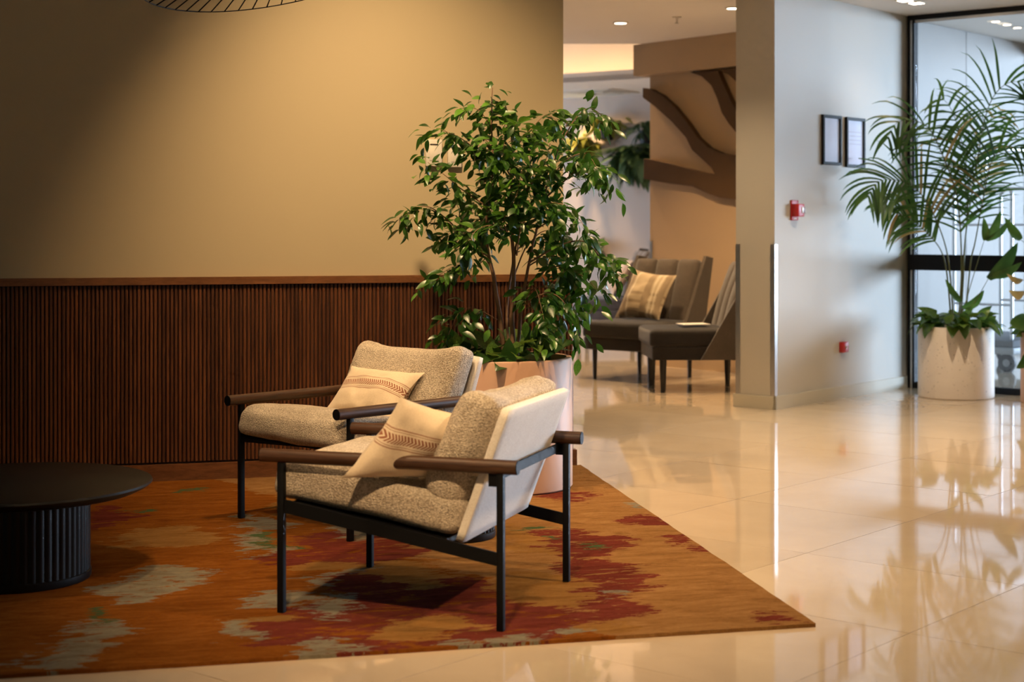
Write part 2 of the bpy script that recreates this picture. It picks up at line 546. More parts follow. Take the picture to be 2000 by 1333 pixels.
for k in range(ns):
    o = bpy.data.objects.new('slat', sd)
    o.location = lw(-0.022 - k * PITCH, -0.0225)
    o.rotation_euler = (0, 0, angE)
    link(o, wl)
m = MB()
for k in range(ns, int(6.9 / PITCH)):
    Mx = Matrix.Translation(lw(-0.022 - k * PITCH, -0.0225)) @ Matrix.Rotation(angE, 4, 'Z')
    m.add([Mx @ p for p in sm.v], sm.f)
m.build('slat_field', M['slat'], wl, 60, kind='stuff')
bb = MB(); bb.slab([lw(0, 0), lw(-7, 0), lw(-7, 0) + Z * 0.084, lw(0, 0) + Z * 0.084], -N * 0.045)
structure(bb.build('baseboard_left', M['walnut']))

# wall with the column end, running along B to the glass front, and its baseboard and corner guards
K = on_floor(1513, 801)                                  # outer corner towards the viewer
WT = 0.292
wr = MB()
L_r = (GC - K).dot(B)
wr.slab([K, K + B * (L_r + 0.12), K + B * (L_r + 0.12) + Z * CZ, K + Z * CZ], -A * WT)
structure(wr.build('wall_right', M['wall_light']))
bb = MB()
o0 = K + A * 0.014 - B * 0.014
bb.slab([o0, o0 + B * (L_r + 0.0), o0 + B * (L_r + 0.0) + Z * 0.085, o0 + Z * 0.085], -A * 0.014)
o1 = K - A * (WT + 0.014) - B * 0.014
bb.slab([o1, o0, o0 + Z * 0.085, o1 + Z * 0.085], B * 0.0139)
structure(bb.build('baseboard_right', M['base']))
def guard(name, corner, d1, d2, label):
    g = MB()
    for (p, dd, th) in ((corner, d1, d2), (corner, d2, d1)):
        q = corner - d1 * 0.002 * 0
        g.slab([p + Z * 0.086, p + dd * 0.035 + Z * 0.086, p + dd * 0.035 + Z * 1.065, p + Z * 1.065], th * 0.002)
    o = g.build('corner_guard', M['steel'])
    return tag(o, label, 'corner guard', 'steel corner guards')
guard('corner_guard', K + (A - B) * 0.0022, -A, B, 'brushed steel corner guard at the wall corner beside the red alarm')
guard('corner_guard', K - A * WT + (-A - B) * 0.0022, A, B, 'brushed steel corner guard on the pillar edge beside the dark lounge chairs')

# enclosing shell out of frame: behind and beside the viewer
wall_box('wall_back', (-7, -4.6, 0), (13, -4.6, 0), (0, -0.2, 0), 0, HZ, M['wall'])
wall_box('wall_side', (-6.4, -4.6, 0), (-6.4, 20, 0), (-0.2, 0, 0), 0, HZ, M['wall'])
wall_box('wall_east', (9.8, -4.8, 0), (9.8, 5.95, 0), (0.2, 0, 0), 0, HZ, M['wall_light'])

# ------------------------------------------------------------------ lounge beyond the opening
G1 = Vector((1.032, 13.59, 0)); G2 = Vector((1.783, 12.65, 0))
G = (G2 - G1).normalized(); GN = Vector((G.y, -G.x, 0))
if GN.y > 0: GN = -GN
# tan wall that carries the tree
wall_box('wall_tree', G1 - GN * 0.10 + G * 0.10, G1 - GN * 0.10 + G * 1.5, -GN * 0.25, 0, CZ + 0.6, M['wall_tree'])
bh = MB(); bh.slab([G1 + Z * 2.455, G1 + G * 1.55 + Z * 2.455, G1 + G * 1.55 + Z * (CZ - 0.001), G1 + Z * (CZ - 0.001)], -GN * 0.38)
structure(bh.build('trim_1', M['wall_tree']))
g = MB()
p = G1 - GN * 0.097 + G * 0.10
g.slab([p + Z * 0.05, p + G * 0.03 + Z * 0.05, p + G * 0.03 + Z * 1.05, p + Z * 1.05], -GN * 0.002)
tag(g.build('corner_guard', M['steel']), 'pale steel corner guard on the left edge of the tan tree wall', 'corner guard', 'steel corner guards')

# far wall
FW = Vector((180 / FPX * 17.6, 17.6, 0))
wall_box('wall_far', FW - A * 4.5, FW + A * 2.4, B * 0.2, 0, 3.4, M['wall_far'])
# lower ceiling in front of the far wall, with a fascia and the lit riser of the raised coffer
LC = 2.60
F0 = at(1100, 162, FPX * (LC - CAMZ) / (HOR - 162)); F0.z = 0
F1 = at(1237, 154, FPX * (LC - CAMZ) / (HOR - 154)); F1.z = 0
FD = (F1 - F0).normalized(); FN = Vector((-FD.y, FD.x, 0))
a0, a1 = F0 - FD * 5, F1 + FD * 0.95
lc = MB(); lc.slab([a0 + Z * LC, a1 + Z * LC, a1 + FN * 4.5 + Z * LC, a0 + FN * 4.5 + Z * LC], Z * 0.05)
lc.slab([a0 + Z * (LC - 0.001), a1 + Z * (LC - 0.001), a1 + Z * (LC + 0.095), a0 + Z * (LC + 0.075)], FN * 0.03)
structure(lc.build('ceiling_lower', M['ceiling']))
wall_box('wall_coffer', a0 + FN * 0.34, a1 + FN * 0.34, FN * 0.05, LC + 0.05, 3.3, M['ceiling'])
wall_box('ceiling_coffer', Vector((-7, 13.3, 0)), Vector((6, 13.3, 0)), (0, 6, 0), 3.18, 3.25, M['ceiling'])
ups = wall_box('trim_2', Vector((-7, 13.48, 0)), Vector((2.6, 13.48, 0)), (0, 0.02, 0), CZ, 3.2, M['ceiling'])
led = MB()
l0, l1 = F0 - FD * 1.6, F1 + FD * 0.8
led.box((0, 0.10, LC + 0.055), ((l1 - l0).length, 0.13, LC + 0.065), Matrix.Translation(l0) @ Matrix.Rotation(math.atan2(FD.y, FD.x), 4, 'Z'))
tag(led.build('led_strip', M['led']), 'warm light strip hidden behind the ceiling ledge of the lounge', 'light strip')
area('cove_light', (l0 + l1) / 2 + FN * 0.12 + Z * (LC + 0.09), FN + Z * 0.9, (l1 - l0).length, 0.04, 5, (1.0, 0.58, 0.26)).rotation_euler.rotate_axis('Z', 0)

# air diffuser in the lower ceiling
dp = at(1172, 179, FPX * (LC - CAMZ) / (HOR - 179)); dp.z = 0
dv = empty('ceiling_diffuser', dp + Z * LC, math.atan2(FD.y, FD.x))
tag(dv, 'square air diffuser in the white lounge ceiling above the far plants', 'vent')
for k, h in enumerate((0.29, 0.22, 0.15)):
    m = MB()
    for s in ((-1, 0), (1, 0), (0, -1), (0, 1)):
        if s[0]: m.box((s[0] * h - 0.022, -h, -0.012 - 0.004 * k), (s[0] * h + 0.022, h, 0))
        else: m.box((-h, s[1] * h - 0.022, -0.012 - 0.004 * k), (h, s[1] * h + 0.022, 0))
    m.build('louvre_ring', M['white_plastic'], dv)
MB().box((-0.29, -0.29, -0.004), (0.29, 0.29, -0.001)).build('vent_throat', M['dark_back'], dv)
MB().box((-0.07, -0.07, -0.016), (0.07, 0.07, -0.005), bev=0.004).build('centre_plate', M['white_plastic'], dv)

# ------------------------------------------------------------------ glass front and entrance lobby behind it
VW = 0.90                                                # the lobby is this much wider to the left than the right wall
VZ = 2.95
VD = 4.28
gf = structure(MB().slab([GF(0.0, -0.03) + Z * (CZ - 0.036), GF(9.0, -0.03) + Z * (CZ - 0.036), GF(9.0, -0.03) + Z * VZ, GF(0.0, -0.03) + Z * VZ], B * 0.06).build('window_1', M['frame_black']))
def bar(a0, a1, b0, b1, z0, z1, name='mullion', mat='frame_black'):
    MB().slab([GF(a0, b0) + Z * z0, GF(a1, b0) + Z * z0, GF(a1, b0) + Z * z1, GF(a0, b0) + Z * z1], B * (b1 - b0)).build(name, M[mat], gf)
bar(0.0, 0.016, -0.03, 0.03, 0, CZ - 0.036)
bar(0.019, 0.034, -0.025, 0.03, 0.0, CZ - 0.036, 'door_stile', 'steel')
bar(0.036, 0.052, -0.03, 0.03, 0, CZ - 0.036)
bar(0.052, 9.0, -0.028, 0.028, 0.0, 0.044, 'bottom_rail')
bar(0.016, 9.0, -0.022, -0.004, CZ - 0.058, CZ - 0.036, 'head_strip', 'steel')
bar(0.016, 1.25, -0.055, 0.03, 0.862, 0.975, 'push_rail')
for k in range(8):
    x0 = 0.052 + k * 1.2
    if k: bar(x0 - 0.03, x0, -0.03, 0.03, 0.044, CZ - 0.036)
    bar(x0, x0 + 1.17, -0.001, 0.005, 0.044, CZ - 0.04, 'pane', 'glass')
# lobby shell
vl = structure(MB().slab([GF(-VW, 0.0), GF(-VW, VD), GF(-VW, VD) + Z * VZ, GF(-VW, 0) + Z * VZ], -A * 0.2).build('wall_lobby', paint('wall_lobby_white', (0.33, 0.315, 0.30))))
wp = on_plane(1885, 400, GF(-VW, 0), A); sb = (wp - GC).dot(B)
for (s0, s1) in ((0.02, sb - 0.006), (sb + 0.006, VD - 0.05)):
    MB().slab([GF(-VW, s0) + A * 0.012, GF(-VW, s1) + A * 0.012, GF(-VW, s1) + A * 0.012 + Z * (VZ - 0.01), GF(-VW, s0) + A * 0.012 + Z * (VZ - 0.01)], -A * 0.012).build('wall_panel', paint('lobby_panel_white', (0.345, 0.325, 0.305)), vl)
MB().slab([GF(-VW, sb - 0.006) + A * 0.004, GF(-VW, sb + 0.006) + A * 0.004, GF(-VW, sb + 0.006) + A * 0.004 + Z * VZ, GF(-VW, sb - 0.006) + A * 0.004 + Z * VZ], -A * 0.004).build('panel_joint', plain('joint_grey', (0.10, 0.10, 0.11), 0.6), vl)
wall_box('wall_lobby_front', GF(-VW - 0.2, 0.03), GF(-0.0, 0.03), B * 0.09, 0, VZ, M['wall_light'])
structure(MB().slab([GF(-VW - 0.2, -0.02) + Z * VZ, GF(9.15, -0.02) + Z * VZ, GF(9.15, VD + 0.1) + Z * VZ, GF(-VW - 0.2, VD + 0.1) + Z * VZ], Z * 0.1).build('ceiling_lobby', M['ceiling']))
# street glazing: posts and rails
ex = structure(MB().slab([GF(-VW, VD) + Z * (VZ - 0.12), GF(9.0, VD) + Z * (VZ - 0.12), GF(9.0, VD) + Z * VZ, GF(-VW, VD) + Z * VZ], B * 0.06).build('window_2', M['frame_black']))
for k in range(5):
    a = -VW + k * 2.46
    MB().slab([GF(a, VD), GF(a + 0.06, VD), GF(a + 0.06, VD) + Z * (VZ - 0.12), GF(a, VD) + Z * (VZ - 0.12)], B * 0.06).build('mullion', M['frame_black'], ex)
MB().slab([GF(-VW, VD) + Z * 0.0, GF(9.0, VD), GF(9.0, VD) + Z * 0.1, GF(-VW, VD) + Z * 0.1], B * 0.06).build('bottom_rail', M['frame_black'], ex)
e3 = structure(MB().slab([GF(9.0, 0) + Z * (VZ - 0.12), GF(9.0, VD) + Z * (VZ - 0.12), GF(9.0, VD) + Z * VZ, GF(9.0, 0) + Z * VZ], A * 0.06).build('window_3', M['frame_black']))
for k in range(4):
    b = k * (VD - 0.06) / 3
    MB().slab([GF(9.0, b), GF(9.0, b + 0.06), GF(9.0, b + 0.06) + Z * (VZ - 0.12), GF(9.0, b) + Z * (VZ - 0.12)], A * 0.06).build('mullion', M['frame_black'], e3)

# ------------------------------------------------------------------ rug
RO = on_floor(1593, 1216, 0.015); RO.z = 0
rw = (RO - Vector((-1.348, 4.207, 0))).normalized()        # along the front edge, to the right
RB = lw(0.012, 0.02)                                       # back right corner, at the baseboard
t = NT('rug_wool')
oc = t.coord()
warp1 = t.vec('SUBTRACT', t.noise(t.mapping(oc, (1.6, 4.0, 1)), 1.6, 5, 0.68, 0.3, 1), (0.5, 0.5, 0.5))
warp2 = t.vec('SUBTRACT', t.noise(t.mapping(oc, (4, 15, 1)), 2.4, 6, 0.78, 0.2, 1), (0.5, 0.5, 0.5))
P = t.vec('ADD', oc, t.vec('ADD', t.vec('MULTIPLY', warp1, (0.50, 0.36, 0)), t.vec('MULTIPLY', warp2, (0.30, 0.17, 0))))
rot = math.atan2(rw.y, rw.x)
inv = (Matrix.Translation(RO) @ Matrix.Rotation(rot, 4, 'Z')).inverted()
def blobs(lst):
    acc = None
    for (px, py, rx, ry) in lst:
        c = inv @ on_floor(px, py, 0.015)
        d = FPX * 1.185 / (py - HOR)
        sx_, sy_ = rx * d / FPX, ry * d * d / (FPX * 1.185)
        ln = t.vec('LENGTH', t.vec('MULTIPLY', t.vec('SUBTRACT', P, (c.x, c.y, 0.0)), (1 / sx_, 1 / sy_, 0)))
        acc = ln if acc is None else t.math('MINIMUM', acc, ln)
    return t.smooth(acc, 1.03, 0.97) if False else t.math('LESS_THAN', acc, 1.0)
red = blobs([(690, 1070, 120, 34), (880, 1190, 190, 62), (760, 1140, 110, 40), (1010, 1225, 150, 30), (1120, 1062, 95, 30), (1180, 1120, 85, 34), (1150, 1180, 110, 34), (1270, 1016, 60, 10), (1330, 1052, 45, 10), (1095, 966, 55, 16), (570, 1235, 80, 26), (640, 1200, 90, 26), (210, 1010, 40, 26), (1380, 1072, 30, 9), (1500, 1205, 30, 8), (700, 1255, 90, 22), (545, 1095, 40, 16)])
gold = blobs([(1022, 1052, 42, 30), (800, 1120, 70, 28), (690, 1110, 40, 12), (620, 1108, 45, 10), (860, 1215, 90, 18), (790, 1235, 60, 14), (1060, 1150, 95, 36), (560, 985, 30, 24), (330, 1050, 90, 22), (1190, 1225, 60, 10), (505, 1212, 50, 7), (875, 1201, 12, 9)])
grey = blobs([(330, 1128, 78, 22), (255, 1160, 60, 20), (175, 1235, 62, 34), (120, 1285, 70, 26), (500, 1060, 34, 26), (520, 1022, 46, 12), (480, 1230, 26, 22), (545, 1170, 60, 11), (650, 1180, 34, 18), (630, 1195, 22, 18), (640, 1262, 56, 20), (610, 1138, 30, 8), (700, 1040, 44, 14), (665, 1122, 24, 6), (700, 1120, 26, 7), (905, 1252, 44, 9), (1030, 1246, 60, 7), (1130, 1232, 44, 7), (1212, 1157, 16, 6), (1245, 986, 18, 8), (490, 1010, 30, 6), (1310, 1240, 4, 3), (680, 1170, 12, 8)])
green = blobs([(283, 997, 20, 5), (515, 1047, 26, 9), (528, 1065, 16, 10), (1145, 1068, 13, 8), (1052, 1030, 22, 4), (370, 958, 12, 4), (1085, 1052, 10, 5), (185, 1200, 16, 14)])
brk = t.noise(t.mapping(oc, (3.0, 9.0, 1)), 3.2, 6, 0.75, 0.5)
grey = t.math('MULTIPLY', grey, t.math('GREATER_THAN', brk, 0.425))
red = t.math('MULTIPLY', red, t.math('GREATER_THAN', t.noise(t.mapping(oc, (2.2, 7.0, 1), (3, 1, 0)), 3.0, 7, 0.75, 0.5), 0.43))
sep = t.node('ShaderNodeSeparateXYZ'); t.l.new(P, sep.inputs[0])
tone = t.noise(t.mapping(oc, (1.4, 5.5, 1)), 3.4, 8, 0.78, 0.8)
orange = t.ramp(tone, [(0.28, (0.095, 0.026, 0.005)), (0.5, (0.165, 0.054, 0.009)), (0.72, (0.225, 0.085, 0.018))])
tan = t.ramp(tone, [(0.28, (0.135, 0.062, 0.020)), (0.5, (0.215, 0.110, 0.038)), (0.72, (0.28, 0.155, 0.060))])
base = t.mix(t.math('GREATER_THAN', t.math('ADD', sep.outputs[0], t.math('MULTIPLY', sep.outputs[1], 0.30)), -0.62), orange, tan)
c = t.mix(red, base, t.ramp(tone, [(0.3, (0.075, 0.015, 0.010)), (0.7, (0.145, 0.034, 0.023))]))
c = t.mix(gold, c, t.ramp(tone, [(0.3, (0.145, 0.062, 0.015)), (0.7, (0.26, 0.14, 0.042))]))
c = t.mix(grey, c, t.ramp(tone, [(0.3, (0.105, 0.080, 0.042)), (0.5, (0.165, 0.145, 0.105)), (0.7, (0.225, 0.19, 0.125))]))
c = t.mix(green, c, (0.050, 0.075, 0.030))
fine = t.noise(t.mapping(oc, (60, 170, 60)), 1.0, 4, 0.7)
c = t.mix(0.55, c, t.mix(fine, (0.45, 0.42, 0.40), (1.5, 1.5, 1.5)), 'MULTIPLY')
t.bump(t.math('ADD', fine, t.math('MULTIPLY', t.noise(t.mapping(oc, (5, 22, 5)), 1.5, 3), 0.8)), 0.9, 0.006)
t.done(c, 1.0, Specular_IOR_Level=0.0)
M['rug'] = t.m
rl = inv @ RB
LEN = 4.6
bl = inv @ lw(-4.2, 0.02)
bl_left = Vector((-LEN, bl.y + (bl.x + LEN) * 0, 0))
outline = [(-LEN, 0.0), (0.0, 0.0), (rl.x, rl.y), (-LEN, (inv @ lw(-4.9, 0.02)).y)]
bm = bmesh.new()
nx_, ny_ = 60, 40
grid = {}
for i in range(nx_ + 1):
    for j in range(ny_ + 1):
        a, b = i / nx_, j / ny_
        x = (outline[0][0] * (1 - a) + outline[1][0] * a) * (1 - b) + (outline[3][0] * (1 - a) + outline[2][0] * a) * b
        y = (outline[0][1] * (1 - a) + outline[1][1] * a) * (1 - b) + (outline[3][1] * (1 - a) + outline[2][1] * a) * b
        e = min(a * LEN, (1 - a) * LEN, b * 3.0, (1 - b) * 3.0)
        wob = noise.noise(Vector((x * 9, y * 9, 3))) * 0.004
        if i in (0, nx_): x += wob
        if j in (0, ny_): y += wob
        z = 0.0145 - 0.0030 * max(0, 1 - e / 0.02) + noise.noise(Vector((x * 3, y * 3, 0))) * 0.0006
        grid[i, j] = bm.verts.new((x, y, z))
# crowd the border rows to the edge so that it rounds off tightly
for i in range(nx_):
    for j in range(ny_):
        bm.faces.new((grid[i, j], grid[i + 1, j], grid[i + 1, j + 1], grid[i, j + 1]))
border = [e for e in bm.edges if e.is_boundary]
ret = bmesh.ops.extrude_edge_only(bm, edges=border)
for v_ in ret['geom']:
    if isinstance(v_, bmesh.types.BMVert): v_.co.z = 0.0003
me = bpy.data.meshes.new('rug')
bmesh.ops.recalc_face_normals(bm, faces=bm.faces[:])
bm.to_mesh(me); bm.free()
me.polygons.foreach_set('use_smooth', [True] * len(me.polygons))
me.set_sharp_from_angle(angle=math.radians(60))
me.materials.append(M['rug'])
rug = link(bpy.data.objects.new('area_rug', me))
rug.location = RO; rug.rotation_euler = (0, 0, rot)
tag(rug, 'large orange, rust red and gold abstract wool rug under the cream armchairs', 'rug')
RZ = 0.0160

# ------------------------------------------------------------------ soft shapes
def soft_box(size, r, n=14, puff=(0, 0, 0), amp=0.006, freq=6, seed=0, fn=None):
    """rounded, slightly lumpy cushion centred on its origin"""
    hx, hy, hz = (s / 2 for s in size)
    idx, v, f = {}, [], []
    def vid(p):
        k = tuple(round(c, 5) for c in p)
        if k not in idx:
            idx[k] = len(v); v.append(Vector(p))
        return idx[k]
    def face(o, a, b):
        for i in range(n):
            for j in range(n):
                q = [o + a * (2 * (i + di) / n) + b * (2 * (j + dj) / n) for di, dj in ((0, 0), (1, 0), (1, 1), (0, 1))]
                f.append(tuple(vid(p) for p in q))
    X, Y, Zv = Vector((1, 0, 0)), Vector((0, 1, 0)), Vector((0, 0, 1))
    for sgn in (-1, 1):
        face(Vector((-1, -1, sgn)), X, Y); face(Vector((-1, sgn, -1)), X, Zv); face(Vector((sgn, -1, -1)), Y, Zv)
    out = []
    H = Vector((hx, hy, hz))
    for p in v:
        p = Vector([math.sin(c * math.pi / 2) * 0.35 + c * 0.65 for c in p])
        q = Vector((p.x * hx, p.y * hy, p.z * hz))
        core = Vector([max(-(h - r), min(h - r, c)) for c, h in zip(q, H)])
        dlt = q - core
        if dlt.length > 1e-9:
            m_ = max(abs(c) for c in dlt)
            q = core + dlt.normalized() * m_
        q += Vector((p.x * puff[0] * (1 - p.y ** 2) * (1 - p.z ** 2), p.y * puff[1] * (1 - p.x ** 2) * (1 - p.z ** 2), p.z * puff[2] * (1 - p.x ** 2) * (1 - p.y ** 2)))
        nv = noise.noise_vector(q * freq + Vector((seed * 7.3, seed, 0)))
        q += nv * amp + noise.noise_vector(q * 34 + Vector((seed, 0, 0))) * amp * 0.22
        if fn: q = fn(q, p)
        out.append(q)
    return MB().add(out, f)

def pillow(corners, T, n=26, seed=0, fn=None, pinch=0.045):
    """throw pillow from four corners (u0v0, u1v0, u1v1, u0v1); carries a UV map"""
    c = [Vector(p) for p in corners]
    nrm = ((c[1] - c[0]).cross(c[3] - c[0])).normalized()
    m = MB(); uv = []
    ctr = sum(c, Vector()) / 4
    for side in (1, -1):
        for j in range(n + 1):
            for i in range(n + 1):
                a, b = i / n, j / n
                A_, B_ = 2 * a - 1, 2 * b - 1
                p = c[0] * (1 - a) * (1 - b) + c[1] * a * (1 - b) + c[2] * a * b + c[3] * (1 - a) * b
                p = p + (ctr - p) * pinch * 2 * ((A_ ** 2) * (1 - B_ ** 2) + (B_ ** 2) * (1 - A_ ** 2))
                th = T * max(0.0, (1 - abs(A_) ** 2.4)) ** 0.55 * max(0.0, (1 - abs(B_) ** 2.4)) ** 0.55
                lump = noise.noise(p * 9 + Vector((seed * 5, side, 0))) * 0.35 + noise.noise(p * 22 + Vector((seed, side * 3, 0))) * 0.14
                p = p + nrm * side * th * (1 + lump)
                if fn: p = fn(p, a, b)
                m.v.append(p); uv.append((a, b))
        o = (n + 1) ** 2 * (0 if side == 1 else 1)
        for j in range(n):
            for i in range(n):
                q = (o + j * (n + 1) + i, o + j * (n + 1) + i + 1, o + (j + 1) * (n + 1) + i + 1, o + (j + 1) * (n + 1) + i)
                m.f.append(q if side == 1 else q[::-1])
    m.uv = uv
    return m

# ------------------------------------------------------------------ cream armchairs
CW, CD = 0.676, 0.705
def make_armchair():
    root = empty('armchair')
    for (x, y) in ((0, 0), (CD, 0), (0, CW), (CD, CW)):
        MB().box((x - 0.0105, y - 0.0105, 0), (x + 0.0105, y + 0.0105, 0.462), bev=0.0015).build('leg', M['black'], root, 40)
    for y in (0, CW):
        a = MB().tube([(-0.066, y, 0.476), (0.756, y, 0.476)], 0.0212, 28).build('armrest', M['arm'], root, 50)
        for x, s in ((-0.066, -1), (0.756, 1)):
            MB().tube([(x, y, 0.476), (x + s * 0.0025, y, 0.476)], 0.0205, 28).build('end_cap', M['black'], a, 50)
        MB().slab([(0.010, y - 0.004, 0.304), (CD - 0.010, y - 0.004, 0.187), (CD - 0.010, y - 0.004, 0.226), (0.010, y - 0.004, 0.344)], (0, 0.008, 0)).build('seat_rail', M['black'], root)
        MB().box((0.668, y - 0.004, 0.418), (CD - 0.010, y + 0.004, 0.456)).build('back_bracket', M['black'], root)
    MB().box((0.672, 0.004, 0.426), (0.680, CW - 0.004, 0.456), bev=0.001).build('back_bar', M['black'], root)
    MB().slab([(0.02, 0.006, 0.318), (0.525, 0.006, 0.234), (0.525, 0.006, 0.250), (0.02, 0.006, 0.334)], (0, CW - 0.012, 0)).build('seat_base', M['black'], root)
    # upholstered back slab
    m = soft_box((0.030, CW - 0.040, 0.425), 0.008, 10, amp=0.0012)
    tilt = math.atan2(0.145, 0.395)
    Mx = Matrix.Translation((0.640, CW / 2, 0.443)) @ Matrix.Rotation(tilt, 4, 'Y')
    m.v = [Mx @ p for p in m.v]
    m.build('back_panel', M['felt'], root, 180)
    # seat cushion
    sl = math.atan2(0.117, 0.685)
    def seat_fn(q, p):
        if p.x < -0.3: q.z -= 0.020 * ((-p.x - 0.3) / 0.7) ** 2
        q.z -= 0.010 * (1 - p.y ** 2) * max(0, 1 - abs(p.x - 0.2)) if p.z > 0 else 0
        return q
    m = soft_box((0.615, CW - 0.030, 0.128), 0.045, 20, (0.012, 0.0, 0.016), 0.006, 6, 1, seat_fn)
    Mx = Matrix.Translation((0.268, CW / 2, 0.366)) @ Matrix.Rotation(sl, 4, 'Y')
    m.v = [Mx @ p for p in m.v]
    m.build('seat_cushion', M['boucle'], root, 180)
    # back cushion, soft top edge dipping in the middle
    def back_fn(q, p):
        if p.z > -0.4:
            k = ((p.z + 0.4) / 1.4) ** 2
            q.z -= 0.038 * k * (1 - abs(p.y) ** 2.5)
            q.x += 0.018 * k
        return q
    m = soft_box((0.135, CW - 0.045, 0.375), 0.055, 18, (0.028, 0.004, 0.0), 0.010, 5, 4, back_fn)
    Mx = Matrix.Translation((0.563, CW / 2 - 0.004, 0.524)) @ Matrix.Rotation(tilt + 0.02, 4, 'Y')
    m.v = [Mx @ p for p in m.v]
    m.build('back_cushion', M['boucle'], root, 180)
    return root

def copy_tree(o, parent=None):
    c = o.copy(); C.objects.link(c); c.parent = parent
    for ch in [x for x in bpy.data.objects if x.parent == o]:
        copy_tree(ch, c)
    return c

near = make_armchair()
far = copy_tree(near)
PA = on_floor(550, 1197, 0.015); PB = on_floor(975, 1233, 0.015)
rzA = math.atan2(PB.y - PA.y, PB.x - PA.x)
near.location = (PA.x, PA.y, RZ); near.rotation_euler = (0, 0, rzA)
tag(near, 'cream boucle armchair nearest the viewer with its pale back panel turned right', 'armchair', 'cream armchairs on the rug')
F1c = on_floor(478.5, 1014, 0.015); F2c = on_floor(675.5, 1056, 0.015)
vdir = (F1c - F2c).normalized(); udir = Vector((vdir.y, -vdir.x, 0))
mid = (F1c + F2c) / 2
o2 = mid - vdir * (CW / 2)
far.location = (o2.x, o2.y, RZ); far.rotation_euler = (0, 0, math.atan2(udir.y, udir.x))
tag(far, 'cream boucle armchair in front of the slatted wall and the peach planter', 'armchair', 'cream armchairs on the rug')
MN = Matrix.Translation(near.location) @ Matrix.Rotation(near.rotation_euler.z, 4, 'Z')
MF = Matrix.Translation(far.location) @ Matrix.Rotation(far.rotation_euler.z, 4, 'Z')

cn = [(0.232, -0.075, 0.430), (0.520, 0.22, 0.40), (0.610, 0.24, 0.575), (0.405, -0.035, 0.672)]
m = pillow(cn, 0.060, 30, 2)
m.v = [MN @ p for p in m.v]
tag(m.build('throw_pillow', M['pillow_band'], None, 180), 'linen pillow with herringbone stripe slumped over the arm of the nearest armchair', 'pillow', 'striped pillows on the cream armchairs')
cf = []
for a, b in ((1, -1), (-1, -1), (-1, 1), (1, 1)):
    cf.append(Vector((0.405 + 0.085 * b, 0.345 + 0.225 * a, 0.490 + 0.098 * b)))
m = pillow(cf, 0.058, 30, 5, None, 0.075)
def sag(p): return p
m.v = [MF @ p for p in m.v]
tag(m.build('throw_pillow', M['pillow_band'], None, 180), 'linen pillow with herringbone stripe upright on the armchair by the slatted wall', 'pillow', 'striped pillows on the cream armchairs')

# ------------------------------------------------------------------ round tables
def drum_table(name, c, r_top, h, r_base, flutes, th, label):
    root = empty(name, (c.x, c.y, RZ))
    tag(root, label, 'table', None)
    MB().lathe([(0, h - th), (r_top - 0.045, h - th), (r_top - 0.012, h - th * 0.55), (r_top, h - th * 0.25), (r_top - 0.003, h - 0.002), (r_top - 0.010, h), (0, h)], 96).build('table_top', M['black_wood'], root, 40)
    m = MB(); n = flutes * 6
    ring = []
    for k in range(n):
        ph = (k % 6) / 6 * 2 * math.pi
        ring.append(r_base - 0.005 + 0.005 * abs(math.sin(ph / 2)))
    for z in (0.026, h - th):
        for k in range(n):
            a = 2 * math.pi * k / n
            m.v.append(Vector((ring[k] * math.cos(a), ring[k] * math.sin(a), z)))
    for k in range(n): m.f.append((k, (k + 1) % n, n + (k + 1) % n, n + k))
    m.build('fluted_drum', M['black_wood'], root, 50)
    MB().lathe([(0, 0), (r_base + 0.001, 0), (r_base + 0.003, 0.004), (r_base + 0.003, 0.024), (r_base - 0.004, 0.027), (0, 0.027)], 72).build('plinth_ring', M['black_wood'], root, 40)
    return root
ct = at(33, 1130, FPX * 1.185 / (1130 - HOR)); ct.z = 0
drum_table('coffee_table', ct, 0.443, 0.322, 0.238, 56, 0.034, 'low round black coffee table on a fluted drum base at the left')
stc = Vector((-0.215, 6.06, 0))
drum_table('side_table', stc, 0.235, 0.438, 0.150, 40, 0.024, 'small round black side table with fluted base between the two cream armchairs')

# ------------------------------------------------------------------ leaves
def leaf_mesh(name, mat, L=1.0, W=0.42, curl=0.25, fold=0.12, rows=6, shape=0.85, heart=0.0, seed=0):
    r = random.Random(seed)
    m = MB()
    m.v.append(Vector((0, -0.12, 0.0)))
    for i in range(rows):
        y = i / (rows - 1)
        wd = W * 0.5 * (math.sin(math.pi * min(1, y ** shape)) ** 0.8 if 0 < y < 1 else 0.02)
        if heart and i == 1: wd *= 1 + heart
        z0 = -curl * y * y + 0.02 * math.sin(y * 6 + seed)
        tw = 0.10 * math.sin(seed + y * 2)
        yy = y * L - (heart * 0.18 if (heart and i == 1) else 0)
        m.v += [Vector((-wd, yy, z0 + fold * wd * 2 + tw * wd)), Vector((0, y * L, z0)), Vector((wd, yy, z0 + fold * wd * 2 - tw * wd))]
    for i in range(rows - 1):
        a = 1 + i * 3; b = a + 3
        m.f += [(a, a + 1, b + 1, b), (a + 1, a + 2, b + 2, b + 1)]
    m.f.append((0, 3, 2, 1))
    o = m.build(name, mat, None, 180)
    d = o.data
    bpy.data.objects.remove(o)
    return d

def leaf_matrix(p, d, nrm, s):
    y = d.normalized()
    x = y.cross(nrm)
    if x.length < 1e-4: x = y.cross(Vector((1, 0.2, 0)))
    x.normalize()
    z = x.cross(y)
    R = Matrix((x, y, z)).transposed().to_4x4()
    return Matrix.Translation(p) @ R @ Matrix.Scale(s, 4)

